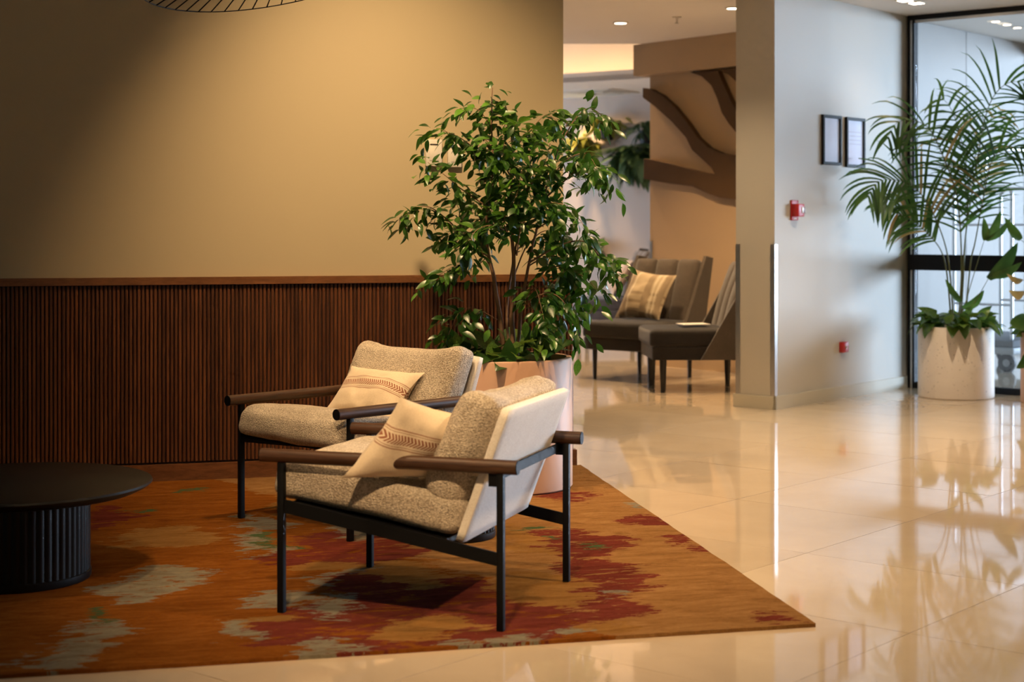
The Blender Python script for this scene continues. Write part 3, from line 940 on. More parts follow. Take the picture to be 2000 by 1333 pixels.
def spread_leaves(lst, root, limit, name='leaf', stuff='foliage'):
    """lst: (matrix in root space, mesh); those nearest the viewer become objects, the rest one mesh"""
    lst.sort(key=lambda q: (root.location + q[0].translation).y)
    joined = {}
    for k, (mx, me) in enumerate(lst):
        if k < limit:
            o = bpy.data.objects.new(name, me)
            o.parent = root
            C.objects.link(o)
            o.matrix_basis = mx
        else:
            joined.setdefault(me.materials[0].name, []).append((mx, me))
    for mn, arr in joined.items():
        vs, fs, off = [], [], 0
        for mx, me in arr:
            c = np.empty(len(me.vertices) * 3); me.vertices.foreach_get('co', c); c = c.reshape(-1, 3)
            mm = np.array(mx)
            vs.append(c @ mm[:3, :3].T + mm[:3, 3])
            fs += [tuple(i + off for i in pl.vertices) for pl in me.polygons]
            off += len(c)
        mesh = bpy.data.meshes.new(stuff)
        mesh.from_pydata(np.concatenate(vs).tolist(), [], fs)
        mesh.polygons.foreach_set('use_smooth', [True] * len(mesh.polygons))
        mesh.materials.append(bpy.data.materials[mn])
        o = bpy.data.objects.new(stuff, mesh)
        o['kind'] = 'stuff'
        link(o, root)

def smooth_path(pts, sub=6):
    pts = [Vector(p) for p in pts]
    out = []
    for i in range(len(pts) - 1):
        p0 = pts[max(i - 1, 0)]; p1 = pts[i]; p2 = pts[i + 1]; p3 = pts[min(i + 2, len(pts) - 1)]
        for k in range(sub):
            t_ = k / sub
            out.append(0.5 * ((2 * p1) + (p2 - p0) * t_ + (2 * p0 - 5 * p1 + 4 * p2 - p3) * t_ ** 2 + (3 * p1 - p0 - 3 * p2 + p3) * t_ ** 3))
    out.append(pts[-1])
    return out

# ------------------------------------------------------------------ ficus in the peach planter
def pot_profile(r, h, wall=0.022):
    return [(0, 0), (r - 0.006, 0), (r, 0.006), (r, h - 0.006), (r - 0.005, h), (r - wall + 0.004, h), (r - wall, h - 0.005), (r - wall, h - 0.09), (0, h - 0.09)]
FD0 = 7.24
fc = at(985, 948, FD0); fc.z = 0
fr = empty('potted_ficus', (fc.x, fc.y, RZ))
tag(fr, 'tall bushy weeping fig in a peach cylinder planter by the slatted wall', 'potted plant')
FR_, FH_ = 0.309, 0.582
MB().lathe(pot_profile(FR_, FH_, 0.03), 96).build('planter', M['peach'], fr, 40)
sm_ = MB().lathe([(0, FH_ - 0.052), (0.16, FH_ - 0.045), (FR_ - 0.031, FH_ - 0.055), (FR_ - 0.031, FH_ - 0.085), (0, FH_ - 0.085)], 48)
for p in sm_.v: p.z += noise.noise(p * 20) * 0.006
sm_.build('soil', M['soil'], fr, 60)
rn = random.Random(11)
branches = [  # (pixel path, radius at base, depth drift)
    ([(985, 700), (976, 620), (962, 530), (950, 480), (953, 400), (964, 330), (960, 250), (962, 172)], 0.012, -0.05, 1),
    ([(1003, 700), (1000, 620), (1004, 540), (1000, 450), (998, 350), (1000, 270), (985, 195)], 0.013, 0.02, 1),
    ([(1010, 700), (1018, 600), (1032, 520), (1052, 430), (1072, 350), (1090, 290), (1108, 235)], 0.009, -0.08, 1),
    ([(996, 700), (990, 600), (1008, 480), (1024, 400), (1035, 320), (1040, 240)], 0.007, 0.10, 1),
    ([(950, 500), (905, 462), (862, 420), (828, 402), (790, 422)], 0.005, -0.12, 0),
    ([(953, 405), (905, 372), (872, 345), (836, 318)], 0.004, -0.10, 0),
    ([(962, 330), (920, 285), (885, 262), (852, 250)], 0.004, 0.05, 0),
    ([(960, 250), (935, 215), (905, 210)], 0.003, -0.05, 0),
    ([(948, 505), (925, 522), (895, 518), (852, 540)], 0.003, -0.15, 0),
    ([(972, 625), (925, 602), (895, 612), (876, 655)], 0.003, -0.16, 0),
    ([(958, 520), (930, 480), (895, 450), (860, 470)], 0.003, 0.06, 0),
    ([(1062, 390), (1112, 345), (1152, 318), (1192, 345)], 0.005, -0.08, 0),
    ([(1088, 295), (1120, 238), (1150, 212), (1180, 228)], 0.004, 0.0, 0),
    ([(1045, 450), (1092, 422), (1130, 428), (1148, 462)], 0.004, -0.16, 0),
    ([(1032, 515), (1092, 480), (1140, 472), (1178, 508), (1200, 535)], 0.005, -0.14, 0),
    ([(1025, 560), (1080, 522), (1130, 535), (1165, 562)], 0.004, -0.05, 0),
    ([(1018, 600), (1070, 572), (1108, 600), (1124, 650)], 0.004, -0.16, 0),
    ([(1020, 580), (1060, 560), (1085, 590), (1095, 640)], 0.003, 0.08, 0),
    ([(1072, 350), (1110, 310), (1145, 300), (1165, 330)], 0.004, -0.18, 0),
    ([(1000, 420), (1030, 370), (1060, 330), (1075, 280)], 0.004, -0.12, 0),
    ([(1000, 350), (970, 300), (940, 270), (915, 300)], 0.004, -0.10, 0),
    ([(1000, 460), (975, 420), (935, 420), (900, 400)], 0.004, 0.12, 0),
    ([(1004, 540), (1030, 480), (1070, 450), (1100, 480)], 0.004, 0.10, 0),
    ([(1000, 300), (1030, 260), (1065, 225), (1090, 240)], 0.003, 0.06, 0),
    ([(1010, 500), (1020, 440), (1060, 400), (1110, 400)], 0.004, -0.20, 0),
    ([(1002, 600), (1040, 560), (1060, 610), (1062, 660)], 0.003, -0.20, 0),
    ([(985, 450), (960, 440), (930, 450), (905, 490)], 0.003, -0.18, 0),
    ([(1030, 520), (1075, 500), (1112, 520), (1140, 590)], 0.004, 0.05, 0),
    ([(998, 360), (985, 330), (985, 280), (1010, 240)], 0.003, -0.18, 0),
    ([(1000, 470), (985, 430), (1010, 380), (1020, 330)], 0.003, -0.22, 0),
]
variants = [leaf_mesh('leaf', M['ficus'], 1.0, 0.40 + 0.05 * (k % 3), 0.16 + 0.09 * (k % 4), 0.10 + 0.05 * (k % 2), 6, 0.80 + 0.05 * (k % 3), 0, k) for k in range(7)]
leaves = []
down = Vector((0, 0, -1))
for (path, r0, dd, trunk) in branches:
    n = len(path)
    y0 = 0.0 if trunk else dd * 0.35
    pts = []
    for k, (px, py) in enumerate(path):
        f = k / (n - 1)
        pts.append(at(px, py, FD0 + (dd * f if trunk else y0 + (dd - y0) * f)) - fr.location)
    sp_ = smooth_path(pts, 6)
    rad = [max(0.0012, r0 * (1 - 0.82 * i / (len(sp_) - 1))) for i in range(len(sp_))]
    sp_ = [p + noise.noise_vector(p * 14) * 0.004 for p in sp_]
    br = MB().tube(sp_, rad, 7).build('trunk' if trunk else 'branch', M['bark'], fr, 180)
    tot = 0
    start = 0.46 if trunk else 0.22
    for i in range(len(sp_) - 1):
        f = i / (len(sp_) - 1)
        if f < start: continue
        seg = (sp_[i + 1] - sp_[i]); L_ = seg.length
        cnt = L_ / (0.0074 if not trunk else 0.0095)
        for q in range(int(cnt) + (1 if rn.random() < cnt % 1 else 0)):
            o_ = sp_[i] + seg * rn.random()
            out = Vector((rn.gauss(0, 1), rn.gauss(0, 1), rn.gauss(0, 0.5)))
            out = (out + seg.normalized() * 0.7).normalized()
            tl_ = rn.uniform(0.03, 0.11)
            # a short twig with leaves hanging from it
            nl = rn.choice((1, 2, 2, 3))
            for s in range(nl):
                g_ = (s + 1) / nl
                p = o_ + out * tl_ * g_ + down * (0.035 * g_ * g_)
                dirn = (out * 0.8 + Vector((rn.gauss(0, 0.5), rn.gauss(0, 0.5), rn.gauss(-0.45, 0.4)))).normalized()
                nr = (Vector((0, 0, 1)) + Vector((rn.gauss(0, 0.45), rn.gauss(-0.3, 0.45), 0)))
                sz = rn.uniform(0.046, 0.078)
                wp_ = p + fr.location
                if (wp_ - Q).dot(N) < 0.02 and (wp_ - Q).dot(E) < 0.05: continue
                if (wp_ - Q).dot(N) < 0.10 and (wp_ + dirn * sz - Q).dot(N) < 0.01 and (wp_ - Q).dot(E) < 0.08: continue
                leaves.append((leaf_matrix(p, dirn, nr, sz), rn.choice(variants)))
spread_leaves(leaves, fr, 300)
# broad leaves filling the planter rim
pv = [leaf_mesh('broad_leaf', M['pothos'], 1.0, 0.66, 0.30, 0.10, 7, 0.62, 0.25, 20 + k) for k in range(4)]
def rim_leaves(root, R, top, cnt, size, rr, spread=1.0):
    lst = []
    for k in range(cnt):
        a = rr.uniform(0, 2 * math.pi)
        rad = R * math.sqrt(rr.uniform(0.08, 0.85))
        p = Vector((rad * math.cos(a), rad * math.sin(a), top + rr.uniform(0.0, 0.10)))
        d_ = Vector((math.cos(a) * spread + rr.gauss(0, 0.5), math.sin(a) * spread + rr.gauss(0, 0.5), rr.uniform(-0.2, 1.1)))
        nr = Vector((rr.gauss(0, 0.4), rr.gauss(-0.4, 0.4), 1))
        lst.append((leaf_matrix(p, d_, nr, rr.uniform(*size)), rr.choice(pv)))
    return lst
def hanging_leaves(R, top, cnt, size, rr):
    lst = []
    for k in range(cnt):
        a = rr.uniform(0, 2 * math.pi)
        p = Vector((R * math.cos(a), R * math.sin(a), top + rr.uniform(0.01, 0.07)))
        d_ = Vector((math.cos(a), math.sin(a), rr.uniform(-0.9, 0.3)))
        lst.append((leaf_matrix(p, d_, Vector((math.cos(a) * 0.5, math.sin(a) * 0.5, 1)), rr.uniform(*size)), rr.choice(pv)))
    return lst
spread_leaves(rim_leaves(fr, FR_ - 0.06, FH_ - 0.03, 80, (0.085, 0.15), random.Random(3)), fr, 90, 'broad_leaf', 'broad_foliage')

# ------------------------------------------------------------------ palm in the speckled stone planter
PD = 11.08
pc = at(1867, 775, PD); pc.z = 0
pr = empty('potted_palm', (pc.x, pc.y, 0))
tag(pr, 'tall kentia palm in a speckled cream planter in front of the glass door', 'potted plant', 'palms by the glass front')
PR_, PH_ = 0.256, 0.490
MB().lathe(pot_profile(PR_, PH_, 0.022), 80).build('planter', M['stone'], pr, 40)
MB().lathe([(0, PH_ - 0.04), (PR_ - 0.024, PH_ - 0.045), (PR_ - 0.024, PH_ - 0.085), (0, PH_ - 0.085)], 40).build('soil', M['soil'], pr, 60)
spread_leaves(rim_leaves(pr, PR_ - 0.03, PH_ - 0.02, 80, (0.08, 0.14), random.Random(8), 1.1) + hanging_leaves(PR_ - 0.01, PH_, 34, (0.08, 0.14), random.Random(9)), pr, 120, 'broad_leaf', 'broad_foliage')
rp = random.Random(21)
fronds = [  # stem+rachis pixel path, depth drift at the tip, index where leaflets start, golden share, side tilt
    ([(1868, 650), (1878, 520), (1870, 392), (1844, 311), (1815, 252), (1783, 236), (1752, 240), (1735, 268)], -0.25, 2, 0.08),
    ([(1876, 650), (1880, 540), (1888, 445), (1909, 314), (1922, 240), (1938, 193), (1962, 166), (1990, 160), (2020, 180)], -0.20, 3, 0.30),
    ([(1862, 650), (1856, 540), (1844, 471), (1815, 403), (1783, 364), (1749, 352), (1715, 356), (1692, 390)], -0.30, 3, 0.10),
    ([(1858, 650), (1850, 540), (1838, 490), (1810, 455), (1775, 425), (1735, 414)], -0.15, 3, 0.28),
    ([(1872, 650), (1884, 500), (1891, 392), (1889, 340), (1878, 274), (1856, 210), (1830, 185)], 0.05, 2, 0.12),
    ([(1870, 650), (1886, 470), (1893, 370), (1912, 277), (1935, 232), (1955, 215)], 0.12, 2, 0.45),  # backlit frond: its golden glow is put into the leaflet colour
    ([(1880, 650), (1895, 520), (1905, 471), (1922, 380), (1938, 314), (1966, 288), (2004, 290)], -0.30, 3, 0.10),
]
STEM_TOP = 0
for (path, dd, k0, golden) in fronds:
    n = len(path)
    pts = [at(px, py, PD + dd * (k / (n - 1)) ** 1.5) - pr.location for k, (px, py) in enumerate(path)]
    pts[0] = Vector((pts[0].x, rp.uniform(-0.05, 0.05), PH_ - 0.06))
    sp_ = smooth_path(pts, 8)
    rad = [0.0065 * (1 - 0.85 * i / (len(sp_) - 1)) for i in range(len(sp_))]
    fro = MB().tube(sp_, rad, 6).build('frond', M['palm_stem'], pr, 180)
    i0 = k0 * 8 - 4
    tot = sum((sp_[i + 1] - sp_[i]).length for i in range(i0, len(sp_) - 1))
    cntf = 23 if golden < 0.1 or len(path) > 7 else 17
    big = 1.22 if len(path) > 7 else 1.0
    acc = 0; nxt = 0.0; step = tot / cntf
    face = Vector((rp.gauss(0, 0.25), -0.75, 0.55)).normalized()
    for i in range(i0, len(sp_) - 1):
        seg = sp_[i + 1] - sp_[i]; L_ = seg.length; tn = seg.normalized()
        while nxt < acc + L_:
            f = nxt / tot
            p = sp_[i] + tn * (nxt - acc)
            sd = tn.cross(face).normalized()
            for sgn in (-1, 1):
                ln = big * (0.13 + 0.21 * math.sin(math.pi * min(1, 0.18 + f * 0.78))) * rp.uniform(0.85, 1.12)
                d0 = (sd * sgn * rp.uniform(0.7, 0.95) + tn * (0.50 + 0.40 * f + rp.gauss(0, 0.10)) + face * rp.uniform(-0.1, 0.3) + Vector((0, 0, -0.45 * f * f))).normalized()
                rows = 7
                m = MB()
                q = Vector(p); dirn = d0.copy()
                for r_ in range(rows + 1):
                    g_ = r_ / rows
                    wd = 0.0115 * (math.sin(math.pi * min(1, 0.16 + g_ * 0.84)) ** 0.7) * (1 - 0.15 * g_) if r_ < rows else 0.0006
                    sv = dirn.cross(face + Vector((0.3, 0, 0.2)))
                    sv.normalize()
                    m.v += [q - sv * wd + face * wd * 0.25, q + sv * wd + face * wd * 0.25]
                    q = q + dirn * (ln / rows)
                    dirn = (dirn + Vector((0, 0, -1)) * (0.07 + 0.36 * g_ * g_) * (0.7 + 1.1 * f) * rp.uniform(0.5, 1.5)).normalized()
                for r_ in range(rows):
                    a_ = r_ * 2
                    m.f.append((a_, a_ + 1, a_ + 3, a_ + 2))
                # stay clear of the wall and the glass
                bad = False
                for q_ in m.v:
                    wq = q_ + pr.location - GC
                    if wq.dot(A) < 0.02 or wq.dot(B) > -0.065: bad = True
                if bad:
                    for q_ in m.v:
                        wq = q_ + pr.location - GC
                        s1 = wq.dot(A)
                        if s1 < 0.02: q_ += A * (0.02 - s1)
                        s2 = wq.dot(B)
                        if s2 > -0.065: q_ -= B * (s2 + 0.065)
                m.build('leaflet', M['palm_golden'] if rp.random() < golden * 0.5 else M['palm'], fro, 180)
            nxt += step
        acc += L_
# undivided young leaves
def broad_blade(root, stem, blades, mat='palm'):
    pts = smooth_path([p - root.location for p in stem], 6)
    s_ = MB().tube(pts, [0.004 * (1 - 0.6 * i / len(pts)) for i in range(len(pts))], 6).build('young_leaf', M['palm_stem'], root, 180)
    for (q0, q1, wd) in blades:
        q0, q1 = q0 - root.location, q1 - root.location
        m = MB(); ax = q1 - q0
        sv = ax.cross(Vector((0, -1, 0.25))).normalized()
        rows = 8
        for r_ in range(rows + 1):
            g_ = r_ / rows
            w_ = wd * (math.sin(math.pi * (0.10 + 0.90 * g_)) ** 0.75 if r_ < rows else 0.01)
            c_ = q0 + ax * g_ + Vector((0, -0.03, -0.04)) * math.sin(g_ * math.pi) * 0.6
            m.v += [c_ - sv * w_ + Vector((0, -w_ * 0.4, 0)), c_, c_ + sv * w_ + Vector((0, -w_ * 0.4, 0))]
        for r_ in range(rows):
            a_ = r_ * 3
            m.f += [(a_, a_ + 1, a_ + 4, a_ + 3), (a_ + 1, a_ + 2, a_ + 5, a_ + 4)]
        m.build('blade', M[mat], s_, 180)
broad_blade(pr, [at(1872, 640, 11.05), at(1898, 550, 10.95), at(1922, 470, 10.9)], [(at(1924, 470, 10.9), at(1921, 424, 10.85), 0.028), (at(1926, 468, 10.9), at(1954, 412, 10.85), 0.03), (at(1926, 470, 10.9), at(1975, 425, 10.8), 0.022)])
broad_blade(pr, [at(1876, 640, 11.05), at(1905, 590, 10.9), at(1930, 545, 10.85)], [(at(1930, 545, 10.85), at(1988, 474, 10.8), 0.045), (at(1932, 540, 10.85), at(1996, 512, 10.75), 0.03)])
broad_blade(pr, [at(1868, 640, 11.0), at(1882, 600, 10.95)], [(at(1880, 602, 10.95), at(1922, 567, 10.9), 0.03), (at(1876, 590, 10.95), at(1846, 545, 10.9), 0.025)])

# second planter at the right edge
P2 = at(2068, 787, 10.70); P2.z = 0
p2 = empty('potted_palm', (P2.x, P2.y, 0))
tag(p2, 'broad leaved potted plant cut off by the right edge of the picture', 'potted plant', 'palms by the glass front')
MB().lathe(pot_profile(0.245, 0.47, 0.022), 80).build('planter', M['peach'], p2, 40)
MB().lathe([(0, 0.43), (0.221, 0.425), (0.221, 0.385), (0, 0.385)], 40).build('soil', M['soil'], p2, 60)
spread_leaves(rim_leaves(p2, 0.20, 0.45, 50, (0.10, 0.17), random.Random(5), 1.1), p2, 60, 'broad_leaf', 'broad_foliage')
b2 = at(2060, 640, 10.7)
for tip, wd, mt in ((at(1972, 632, 10.65), 0.055, 'palm'), (at(1970, 568, 10.68), 0.030, 'palm_golden'), (at(1966, 535, 10.66), 0.022, 'palm_golden'), (at(1962, 425, 10.66), 0.034, 'palm'), (at(1985, 720, 10.6), 0.03, 'palm'), (at(2000, 400, 10.66), 0.04, 'palm')):
    mid_ = (b2 + tip) / 2 + Vector((0.03, 0, 0.10))
    q0 = tip + (mid_ - tip) * 0.55
    broad_blade(p2, [b2, mid_, q0], [(q0, tip, wd)], mt)

# ------------------------------------------------------------------ things on the walls
# switch plates on the left wall
for (x0, x1, y0, y1, lab) in ((830, 862, 273, 325, 'white wall control with a slot, left of the pair above the wainscot'), (873, 900, 279, 327, 'plain white wall control half hidden by the fig leaves')):
    c0 = on_plane((x0 + x1) / 2, (y0 + y1) / 2, lw(0, -0.045), N)
    r = empty('wall_switch', c0, angE)
    tag(r, lab, 'wall control', 'controls on the olive wall')
    ww = (x1 - x0) * 7.75 / FPX / 0.99; hh = (y1 - y0) * 7.75 / FPX
    MB().box((-ww / 2, -0.022, -hh / 2), (ww / 2, 0, hh / 2), bev=0.003).build('housing', M['white_plastic'], r, 40)
    MB().box((-ww * 0.28, -0.0245, -hh * 0.30), (ww * 0.28, -0.020, hh * 0.22), bev=0.002).build('cover', M['white_plastic'], r, 40)
    if x0 == 830:
        MB().box((-ww * 0.25, -0.0235, hh * 0.29), (ww * 0.25, -0.021, hh * 0.335)).build('slot', M['dark_back'], r)

def wall_item(px, py):
    return on_plane(px, py, K, A)
angB = math.atan2(B.y, B.x)
def rmat(c): return Matrix.Translation(c) @ Matrix.Rotation(angB, 4, 'Z')   # local x along the wall (away), -y out of it
# framed notices
t = NT('notice_print')
uv = t.coord('Generated')
sx = t.node('ShaderNodeSeparateXYZ'); t.l.new(uv, sx.inputs[0])
rows_ = t.math('LESS_THAN', t.math('FRACT', t.math('MULTIPLY', sx.outputs[2], 11.0)), 0.22)
marg = t.math('LESS_THAN', t.math('ABSOLUTE', t.math('SUBTRACT', sx.outputs[0], 0.5)), 0.38)
up_ = t.math('MULTIPLY', t.math('LESS_THAN', sx.outputs[2], 0.82), t.math('GREATER_THAN', sx.outputs[2], 0.42))
t.done(t.mix(t.math('MULTIPLY', t.math('MULTIPLY', rows_, marg), t.math('MULTIPLY', up_, 0.55)), t.mix(sx.outputs[2], (0.60, 0.47, 0.47), (0.60, 0.58, 0.62)), (0.30, 0.18, 0.20)), 0.6)
M['notice_lines'] = t.m
M['notice_plain'] = plain('notice_paper', (0.64, 0.63, 0.65), 0.6, 0.12, 10)
M['notice_glass'] = glass('notice_glass', (0.96, 0.97, 1.0), 0.5, 0.004, 0.25)
for (cx, cy, mat, lab) in ((1622, 274, 'notice_plain', 'black framed blank notice, left of two on the pale wall'), (1668, 279, 'notice_lines', 'black framed notice with ruled lines, right of two on the pale wall')):
    c0 = wall_item(cx, cy)
    e0 = wall_item(cx - 18, cy); e1 = wall_item(cx + 18, cy)
    ww = (e1 - e0).length; hh = 97 * c0.y / FPX
    r = empty('picture_frame', c0, angB)
    tag(r, lab, 'picture frame', 'framed notices')
    b_ = 0.020
    for (lo, hi) in (((-ww / 2, -0.020, -hh / 2), (-ww / 2 + b_, 0, hh / 2)), ((ww / 2 - b_, -0.020, -hh / 2), (ww / 2, 0, hh / 2)), ((-ww / 2 + b_, -0.020, hh / 2 - b_), (ww / 2 - b_, 0, hh / 2)), ((-ww / 2 + b_, -0.020, -hh / 2), (ww / 2 - b_, 0, -hh / 2 + b_))):
        MB().box(lo, hi, bev=0.002).build('frame_bar', M['frame_black'], r)
    MB().box((-ww / 2 + b_, -0.008, -hh / 2 + b_), (ww / 2 - b_, -0.001, hh / 2 - b_)).build('print', M[mat], r)
    MB().box((-ww / 2 + b_, -0.013, -hh / 2 + b_), (ww / 2 - b_, -0.011, hh / 2 - b_)).build('pane', M['notice_glass'], r)
# strobe alarm
c0 = wall_item(1550, 411)
r = empty('fire_alarm', c0, angB)
tag(r, 'red fire alarm strobe with clear lens on the pale wall near the corner', 'fire alarm')
MB().box((-0.045, -0.012, -0.066), (0.045, 0, 0.066), bev=0.004).build('back_plate', M['red'], r, 40)
MB().box((-0.040, -0.060, -0.042), (0.040, -0.010, 0.042), bev=0.006).build('housing', M['red'], r, 40)
MB().box((-0.002, -0.066, -0.018), (0.024, -0.058, 0.022), bev=0.004).build('strobe_lens', M['clear_lens'], r, 40)
MB().box((0.025, -0.064, -0.018), (0.039, -0.058, 0.022), bev=0.002).build('side_window', M['dark_red'], r, 40)
MB().box((-0.018, -0.013, -0.060), (0.018, -0.011, -0.050)).build('caption_strip', M['paper'], r)
c0 = wall_item(1644.5, 678)
r = empty('alarm_button', c0, angB)
tag(r, 'small square red call button low on the pale wall', 'fire alarm')
MB().box((-0.042, -0.030, -0.036), (0.042, 0, 0.036), bev=0.004).build('housing', M['red'], r, 40)
MB().tube([(0, -0.030, 0), (0, -0.034, 0)], 0.008, 16).build('button', M['clear_lens'], r, 40)

# tree sculpture on the tan wall
TP = G1 - GN * 0.10
def tree_part(name, pts, th, root):
    P3 = [on_plane(1090 + x / 3.173, y / 3.173, TP + GN * th, GN) for x, y in pts]
    return MB().slab(P3, -GN * (th - 0.001)).build(name, M['tree'], root)
tr_ = empty('tree_sculpture', TP + G * 0.9)
tag(tr_, 'dark brown cut-out tree branches mounted on the tan lounge wall', 'wall sculpture')
bpy.context.view_layer.update()
def tree(name, pts, th):
    o = tree_part(name, pts, th, tr_)
    o.location = -tr_.location
tree('main_limb', [(525, 545), (570, 552), (640, 590), (720, 662), (800, 762), (860, 850), (930, 915), (1010, 950), (1110, 965), (1290, 1010), (1290, 1290), (1110, 1240), (1000, 1225), (940, 1205), (830, 1155), (700, 1140), (530, 1110), (530, 985), (600, 995), (760, 1035), (900, 1070), (972, 1082), (950, 1040), (880, 975), (830, 930), (790, 850), (700, 750), (600, 660), (525, 605)], 0.055)
tree('upper_branch', [(815, 446), (990, 440), (1004, 475), (1060, 600), (1110, 705), (1290, 960), (1290, 1060), (1110, 830), (1060, 770), (1015, 700), (985, 610), (950, 530), (890, 472)], 0.05)
tree('side_branch', [(1004, 440), (1140, 420), (1290, 560), (1290, 700), (1110, 512), (1055, 462)], 0.045)

# ------------------------------------------------------------------ lounge chairs beyond the opening
def lounge_chair(loc, rz, seat_m, back_m, label):
    """slipper chair: local x is backwards, y to its right; origin under the front left corner"""
    W_, D_ = 0.60, 0.62
    root = empty('lounge_chair', loc, rz)
    tag(root, label, 'chair', 'channel-back lounge chairs')
    for (x, y) in ((0.04, 0.04), (0.04, W_ - 0.04), (D_ - 0.02, 0.06), (D_ - 0.02, W_ - 0.06)):
        m = MB().tube([(x, y, 0), (x, y, 0.26)], [0.018, 0.027], 4)
        m.build('leg', M['leg_wood'], root)
    m = soft_box((D_ + 0.08, W_ + 0.02, 0.10), 0.012, 8, amp=0.002); m.v = [p + Vector((D_ / 2, W_ / 2, 0.28)) for p in m.v]
    m.build('seat_base', M[seat_m], root, 180)
    m = soft_box((D_ + 0.10, W_ + 0.03, 0.125), 0.03, 12, (0, 0, 0.012), amp=0.003); m.v = [p + Vector((D_ / 2 - 0.01, W_ / 2, 0.385)) for p in m.v]
    m.build('seat_cushion', M[seat_m], root, 180)
    tl = 0.30
    Mx = Matrix.Translation((D_ - 0.10, 0, 0.40)) @ Matrix.Rotation(tl, 4, 'Y')
    cwid = W_ / 3
    for k in range(3):
        m = soft_box((0.09, cwid + 0.004, 0.56), 0.035, 10, (0.022, 0, 0), amp=0.002)
        m.v = [Mx @ (p + Vector((0.0, cwid * (k + 0.5), 0.26))) for p in m.v]
        m.build('back_channel', M[back_m], root, 180)
    m = MB().box((0.035, -0.02, -0.16), (0.075, W_ + 0.02, 0.535), Mx, bev=0.01)
    m.build('back_shell', M[back_m], root, 40)
    for y, s in ((-0.022, -1), (W_ + 0.022, 1)):
        m = MB()
        pts = [(0.30, 0.235), (D_ + 0.02, 0.235), (D_ + 0.17, 0.93), (D_ + 0.075, 0.945), (D_ - 0.10, 0.62)]
        m.slab([(a, y - 0.014, b) for a, b in pts], (0, 0.028, 0))
        m.build('wing', M[back_m], root)
    return root
f1 = Vector((0.585, 12.36, 0))
# first chair faces the viewer's left, its front edge along A
aB = math.atan2(B.y, B.x)
origin1 = f1 + A * 0.60
lounge_chair(origin1, aB, 'seat_dark', 'seat_back', 'taupe channel-back lounge chair with the plaid pillow below the tree branches')
# second chair faces left, its side to the viewer
lounge_chair(Vector((1.035, 11.30, 0)), 0.06, 'seat_dark', 'seat_back', 'dark lounge chair half hidden by the pillar with paper on its seat')
# third chair far back in blue
lounge_chair(Vector((0.72, 16.0, 0)), 0.12, 'seat_navy', 'seat_grey', 'navy lounge chair with grey back by the far plants')
M1 = Matrix.Translation(origin1) @ Matrix.Rotation(aB, 4, 'Z')
m = pillow([(0.26, 0.53, 0.47), (0.26, 0.11, 0.46), (0.44, 0.07, 0.80), (0.43, 0.47, 0.84)], 0.07, 20, 9)
m.v = [M1 @ p for p in m.v]
tag(m.build('throw_pillow', M['pillow_plaid'], None, 180), 'beige and brown plaid pillow on the taupe lounge chair', 'pillow')
M3 = Matrix.Translation((0.72, 16.0, 0)) @ Matrix.Rotation(0.12, 4, 'Z')
m = pillow([(0.30, 0.08, 0.47), (0.32, 0.48, 0.47), (0.52, 0.50, 0.83), (0.52, 0.10, 0.83)], 0.08, 20, 12)
m.v = [M3 @ p for p in m.v]
tag(m.build('throw_pillow', M['pillow_pink'], None, 180), 'blush pillow on the far navy lounge chair', 'pillow')
pm = MB().box((-0.105, -0.075, 0), (0.105, 0.075, 0.006), bev=0.001)
po = pm.build('folded_paper', M['paper'])
po.location = (1.035 + 0.27, 11.30 + 0.22, 0.4725); po.rotation_euler = (0, 0.0, 0.25)
tag(po, 'white folded leaflet lying on the seat of the dark lounge chair', 'leaflet')

# wall planters on the far wall
def far_planter(px, py, d_off, mat, n, size, droop, label, seed, pot=(0.15, 0.14)):
    c0 = on_plane(px, py, FW - B * 0.08, B)
    r = empty('wall_planter', c0, math.atan2(A.y, A.x))
    tag(r, label, 'wall planter', 'planters on the far wall')
    w_, h_ = pot
    m = MB()
    m.lathe([(0, -h_ / 2), (w_ * 0.40, -h_ / 2), (w_ * 0.5, h_ / 2), (w_ * 0.44, h_ / 2), (w_ * 0.42, h_ / 2 - 0.02), (0, h_ / 2 - 0.02)], 20)
    m.build('pot', M['black_pot'], r, 40)
    MB().box((-0.02, w_ * 0.45, -h_ * 0.3), (0.02, 0.082, h_ * 0.3)).build('bracket', M['black_pot'], r)
    rr = random.Random(seed)
    lm = leaf_mesh('leaf', M[mat], 1.0, 0.26, 0.5, 0.1, 6, 0.9, 0, seed)
    lst = []
    for k in range(n):
        a = rr.uniform(0, 2 * math.pi)
        p = Vector((math.cos(a) * w_ * 0.3 + rr.gauss(0, 0.06), math.sin(a) * w_ * 0.22 - 0.04 + rr.gauss(0, 0.03), h_ / 2 + rr.uniform(-0.02, 0.10)))
        d_ = Vector((math.cos(a) + rr.gauss(0, 0.4), -abs(math.sin(a)) * 0.8 - 0.15, rr.uniform(0.7, 0.2) - droop * rr.random()))
        q = leaf_matrix(p, d_, Vector((0, -0.3, 1)), rr.uniform(*size))
        if p.y + d_.normalized().y * 0.1 > 0.07: continue
        lst.append((q, lm))
    spread_leaves(lst, r, 12)
far_planter(1186, 262, 0, 'far_yellow', 110, (0.12, 0.24), 0.6, 'black wall planter with yellow green leaves, highest on the far wall', 31)
far_planter(1238, 318, 0, 'far_green', 150, (0.20, 0.40), 1.8, 'black wall planter with a trailing fern beside the tan wall edge', 32)
far_planter(1145, 300, 0, 'far_yellow', 130, (0.14, 0.28), 0.8, 'black wall planter with bright yellow leaves behind the fig', 33)
far_planter(1262, 268, 0, 'far_green', 40, (0.12, 0.22), 0.9, 'black wall planter with small fern at the tan wall edge', 34)
far_planter(1160, 490, 0, 'far_green', 50, (0.10, 0.20), 0.8, 'dark planter low on the far wall behind the fig leaves', 36)

